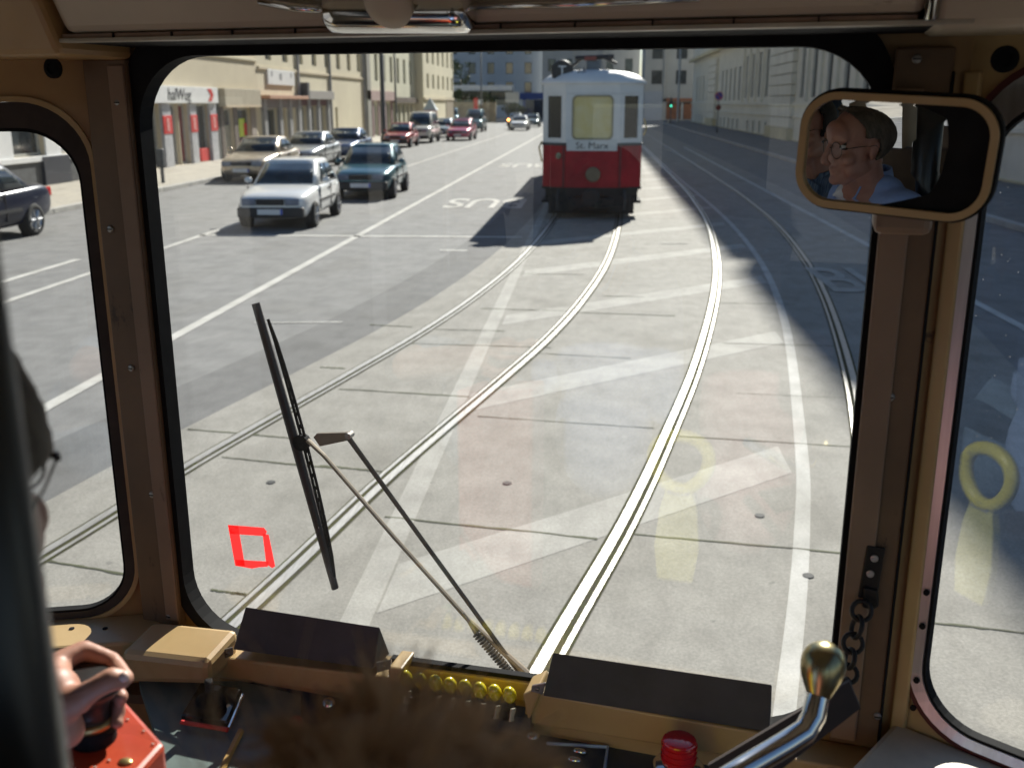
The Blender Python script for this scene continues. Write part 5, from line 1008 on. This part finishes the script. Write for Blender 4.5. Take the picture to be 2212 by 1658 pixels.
def shirt(t, T, m, w_=.21, arms=()):
    b = MB().ell((0, -.05, -.46), (w_ * .84, .115, .27)).cap((-w_ * .80, -.05, -.285), (w_ * .80, -.05, -.285), .066, .066).cap((-.07, -.05, -.235), (.07, -.05, -.235), .055, .055)
    b.ell((0, -.045, -.70), (w_ * .8, .12, .2))
    for pth in arms:
        for (p, r0), (q, r1) in zip(pth, pth[1:]): b.cap(p, q, r0, r1)
    o = xf(b, T).build("shirt", m, t, remesh=.010, smo=3); return o
def collar(t, T, m):
    b = MB()
    for s in (-1, 1):
        ring = []
        for k in range(13): a = R(8 + k * 14.2); ring.append((s * .070 * math.sin(a), -.048 + .066 * math.cos(a)))
        b.loft([[Vector((x * 1.10, y_ * 1.08 + (.012 if i < 3 else 0), -.235 - (.060 if i < 4 else .012))) for i, (x, y_) in enumerate(ring)], [Vector((x, y_, -.178 - (.022 if i < 3 else 0) + .016 * (i / 12))) for i, (x, y_) in enumerate(ring)]], cap=False, close=False)
        b.add([(s * .020, .030, -.19), (s * .080, .032, -.215), (s * .066, .050, -.275), (s * .030, .055, -.30)], [(0, 1, 2, 3)])
    o = xf(b, T).build("collar", m, t, smooth=True); md = o.modifiers.new("thick", 'SOLIDIFY'); md.thickness = .006; return o
def glasses(name, label, T, base):
    g = cthing(name, label, "glasses", base)
    for s in (-1, 1):
        lp2 = [Vector((s * .034 + .0235 * math.cos(a), .098 - .010 * abs(math.cos(a) * .0 + (s * .034 + .0235 * math.cos(a)) / .06) ** 2, -.002 + .0215 * math.sin(a))) for a in [2 * PI * k / 28 for k in range(29)]]
        xf(MB().tube(lp2, .0011, 6, cap=False), T).build("lens_rim", M_WIRE, g)
        ln_ = MB(); ln_.add(lp2[:-1], [tuple(range(28))]); xf(ln_, T).build("lens", glass_mat("spectacle_glass", (.96, .97, .97)), g)
        xf(MB().tube([(s * .0575, .088, .004), (s * .068, .086, .006), (s * .0705, .078, .006)], [.0016, .003, .0028], 8), T).build("hinge", M_IRIS, g)
        xf(MB().tube([(s * .0700, .080, .006), (s * .080, .02, .006), (s * .085, -.015, .008), (s * .082, -.035, -.012)], .0012, 6), T).build("temple_arm", M_WIRE, g)
    xf(MB().tube([(-.012, .100, .002), (0, .106, .006), (.012, .100, .002)], .0011, 6), T).build("bridge", M_WIRE, g); return g
# the man beside the driver: head at the left edge, face in the mirror
A_rz = R(24); TA_ = fT(Hh, A_rz)
pa = cthing("person", "man in a light blue shirt with wire glasses, his face shown in the mirror", "person", (Hh.x, Hh.y, FZ))
xf(head_shape(MB()).ell((-.03, -.09, -.40), (.13, .09, .2)).cap((-.13, -.09, -.26), (.08, -.09, -.26), .045, .045), TA_).build("body", M_SKIN2, pa, remesh=.0038, smo=22)
eyes(pa, TA_); TS_ = TA_ @ Matrix.Translation((-.035, -.035, .062))
haircap(pa, TA_, M_HAIRG, lambda p: p.z > .058 - max(0, (p.y - .02)) * -.25 if p.y > .035 else (p.z > -.005 - .0 if p.y > -.02 and abs(p.x) > .05 else (p.z > -.075 if p.y < -.02 else p.z > .02)))
shirt(pa, TS_, M_BLUESH, .185, [[((-.165, -.05, -.30), .064), ((-.21, -.06, -.58), .054)], [((.160, -.06, -.31), .060), ((.18, -.08, -.60), .052)]])
collar(pa, TS_, M_BLUESH)
xf(MB().ell((0, .006, -.236), (.058, .078, .052)), TS_).build("undershirt", M_TSH, pa, smooth=True)
glasses("glasses", "round wire glasses on the man at the left edge", TA_, Hh)
# the driver, mostly out of view: hand on the lever, sliver of face in the mirror
dB = (Hh - Mp); dB = Matrix.Rotation(R(-7.2), 3, 'Z') @ dB; Hb = Mp + dB.normalized() * (dB.length + .50); Hb.z = Hh.z - .03
TB_ = fT(Hb, R(2)); Ti = TB_.inverted()
pd = cthing("person", "driver in a blue striped shirt and dark red tie, one hand on the black lever", "person", (Hb.x, Hb.y, FZ))
D_ = lambda x, y_, d: LD(x, y_, d)
body = MB(); xf(head_shape(body).ell((0, -.05, -.42), (.16, .09, .2)).cap((-.13, -.05, -.28), (.13, -.05, -.28), .05, .05), TB_)
el = Vector((-1.06, .50, 1.70)); wr = D_(70, 1545, 1.17)
hb_ = MB()
def chain(ps, rs):
    for (p, r0), (q, r1) in zip(zip(ps, rs), zip(ps[1:], rs[1:])): hb_.cap(p, q, r0, r1, 12)
chain([el, el.lerp(wr, .5), wr], [.046, .042, .030])
kn_i, kn_t = D_(124, 1432, 1.205), D_(165, 1512, 1.135)
chain([wr, D_(110, 1500, 1.16)], [.030, .030]); chain([D_(105, 1480, 1.18), D_(120, 1450, 1.20)], [.026, .017]); hb_.ell(D_(105, 1560, 1.17), (.026, .026, .034))
chain([D_(95, 1500, 1.17), D_(140, 1575, 1.165)], [.026, .020]); chain([D_(110, 1520, 1.155), kn_t], [.026, .0155])
chain([kn_i, D_(180, 1402, 1.215), D_(243, 1425, 1.205), D_(274, 1464, 1.175)], [.0125, .0108, .0092, .0082])       # index finger over the far side
chain([kn_t, D_(205, 1485, 1.12), D_(240, 1466, 1.118), D_(262, 1466, 1.122)], [.0145, .0112, .0122, .0108])          # thumb along the near side
chain([D_(115, 1470, 1.215), D_(180, 1440, 1.245), D_(240, 1470, 1.235), D_(262, 1505, 1.20)], [.0120, .0102, .0088, .0078])
chain([D_(115, 1510, 1.225), D_(185, 1480, 1.25), D_(240, 1510, 1.235), D_(258, 1535, 1.205)], [.0115, .0098, .0084, .0074])
chain([D_(120, 1550, 1.215), D_(190, 1530, 1.24), D_(240, 1545, 1.222), D_(255, 1562, 1.20)], [.0105, .0088, .0076, .0068])
bd = MB(); bd.v = body.v + hb_.v; nb = len(body.v); bd.f = body.f + [tuple(i + nb for i in f) for f in hb_.f]; bd.m = [0] * len(bd.f)
bd.cap(TB_ @ Vector((.17, -.05, -.29)), el, .05, .046)
bd.build("body", M_SKIN, pd, remesh=.0036, smo=5)
nt_ = D_(268, 1461, 1.109); MB().ell(nt_, (.0052, .0050, .0056), 14, 10).build("thumbnail", mat("nail", (.85, .62, .54), .25, spec=.5), pd, smooth=True)
eyes(pd, TB_); haircap(pd, TB_, M_HAIRD, lambda p: p.z > .045 if p.y > .03 else p.z > -.06)
ar = [(Ti @ (TB_ @ Vector((.17, -.05, -.29)))), Ti @ el]
shirt(pd, TB_, mat("striped_blue_cotton", (.20, .30, .42), .85, 0, .5, 40, col2=(.07, .12, .22), stretch=(6, .2, .2)), .215, [[(ar[0], .068), (ar[0].lerp(ar[1], .85), .056)], [((-.175, -.05, -.29), .068), ((-.25, .05, -.52), .056)]]); collar(pd, TB_, mat("striped_blue_cotton", (.2, .3, .42)))
xf(MB().prism([(-.018, .066, -.20), (.018, .066, -.20), (.030, .085, -.50), (0, .086, -.53), (-.030, .085, -.50)], (0, .008, 0)), TB_).build("tie", mat("dark_red_tie", (.16, .02, .03), .7), pd)
glasses("glasses", "glasses of the driver, seen only in the mirror", TB_, Hb)
# the child in front of us: only the hair top shows
hc = LD(850, 2150, .50); pc_ = cthing("person", "child with tousled brown hair right below us, only the top of the head showing", "person", (hc.x, hc.y, FZ)); TC = fT(hc, R(10)) @ Matrix.Scale(.98, 4)
xf(head_shape(MB()).ell((0, -.05, -.40), (.13, .085, .2)).cap((-.12, -.05, -.27), (.12, -.05, -.27), .05, .05), TC).build("body", M_SKIN, pc_, remesh=.006, smo=3)
eyes(pc_, TC); shirt(pc_, TC, mat("pink_cotton", (.55, .25, .25), .85), .18)
hm = MB(); rnd = random.Random(11)
hm.ell((0, -.018, .036), (.083, .108, .096), 28, 20, test=lambda p: p.z > .03 if p.y > .04 else p.z > -.07)
def strand(p0, d0, ln_, droop, curl, r, hm=None):
    hm = hm or globals()['hm']
    pts = []; p = Vector(p0); d = Vector(d0).normalized(); k = 6
    for i in range(k): pts.append(p.copy()); p = p + d * (ln_ / k); d = (d + Vector((curl[0], curl[1], -droop)) * .35).normalized()
    vs = []; side = d0.cross(Vector((0, 0, 1))); side = side.normalized() if side.length > .01 else Vector((1, 0, 0)); rings = []
    for i, q in enumerate(pts): w2 = r * (1 - i / k * .8); rings.append([q + side * w2, q + Vector((0, 0, 1)) * w2 * .8, q - side * w2])
    hm.loft(rings, cap=False)
CL_ = [(math.acos(rnd.uniform(-.2, 1)), rnd.uniform(0, 2 * PI), rnd.uniform(-1, 1), rnd.uniform(.018, .042)) for _ in range(190)]
for th0, ph0, sw, ln0 in CL_:
    for _ in range(12):
        th_ = th0 + rnd.gauss(0, .05); ph = ph0 + rnd.gauss(0, .06); n0 = Vector((math.sin(th_) * math.cos(ph), math.sin(th_) * math.sin(ph), math.cos(th_)))
        p0 = Vector((0, -.018, .036)) + Vector((n0.x * .081, n0.y * .106, n0.z * .094))
        strand(p0, n0 * .55 + Vector((-n0.y, n0.x, 0)) * sw * .8 + Vector((rnd.gauss(0, .12), rnd.gauss(0, .12), rnd.gauss(0, .12))), ln0 * rnd.uniform(.7, 1.15), .6, (sw * .6, rnd.gauss(0, .2)), rnd.uniform(.0006, .0012))
for i in range(900):
    th_ = math.acos(rnd.uniform(-.35, 1)); ph = rnd.uniform(0, 2 * PI); n0 = Vector((math.sin(th_) * math.cos(ph), math.sin(th_) * math.sin(ph), math.cos(th_)))
    if n0.y > .55 and n0.z < .35: continue
    p0 = Vector((0, -.018, .036)) + Vector((n0.x * .081, n0.y * .106, n0.z * .094)); tang = Vector((-n0.y, n0.x, 0)) * rnd.choice((-1, 1)) * .6 + Vector((rnd.gauss(0, .5), rnd.gauss(0, .5), rnd.gauss(0, .3)))
    strand(p0, n0 * rnd.uniform(.15, .5) + tang, rnd.uniform(.02, .045), rnd.uniform(.3, 1.1), (rnd.gauss(0, .6), rnd.gauss(0, .6)), rnd.uniform(.0003, .0007))
tuft = [(-.058, .02, 14, .7), (-.068, -.01, 12, .9), (.0, .03, 14, .4)]
for tx, ty, nn_, h_ in tuft:
    for i in range(nn_):
        p0 = Vector((tx + rnd.gauss(0, .010), ty + rnd.gauss(0, .012), .122)); strand(p0, Vector((rnd.gauss(-.15, .35), rnd.gauss(0, .35), 1)), rnd.uniform(.03, .07) * h_, rnd.uniform(.0, .7), (rnd.gauss(0, .5), rnd.gauss(0, .4)), rnd.uniform(.0003, .0006))
xf(hm, TC).build("hair", M_HAIRB, pc_)
# short combed hair strands over the man's hair cap
hs_ = MB()
for i in range(2400):
    th_ = math.acos(rnd.uniform(-.75, 1)); ph = rnd.uniform(0, 2 * PI); n0 = Vector((math.sin(th_) * math.cos(ph), math.sin(th_) * math.sin(ph), math.cos(th_)))
    p = Vector((n0.x * .081, n0.y * .105, n0.z * .0955))
    if not ((p.z > .058 + max(0, p.y - .02) * .25) if p.y > .035 else (p.z > .0 if p.y > -.02 and abs(p.x) > .05 else (p.z > -.072 if p.y < -.02 else p.z > .02))): continue
    strand(Vector((0, -.018, .038)) + p, n0 * .35 + Vector((rnd.gauss(0, .25), -.75 + rnd.gauss(0, .25), -.25)), rnd.uniform(.012, .028), .5, (0, 0), rnd.uniform(.0004, .0008), hs_)
ho_ = [c for c in bpy.data.objects if c.parent == pa and c.name.startswith("hair")][0]
xf(hs_, TA_).build("hair_strand", mat("grey_strands", (.26, .23, .20), .6, 0, .5, 40, col2=(.06, .05, .04)), ho_)["kind"] = "stuff"
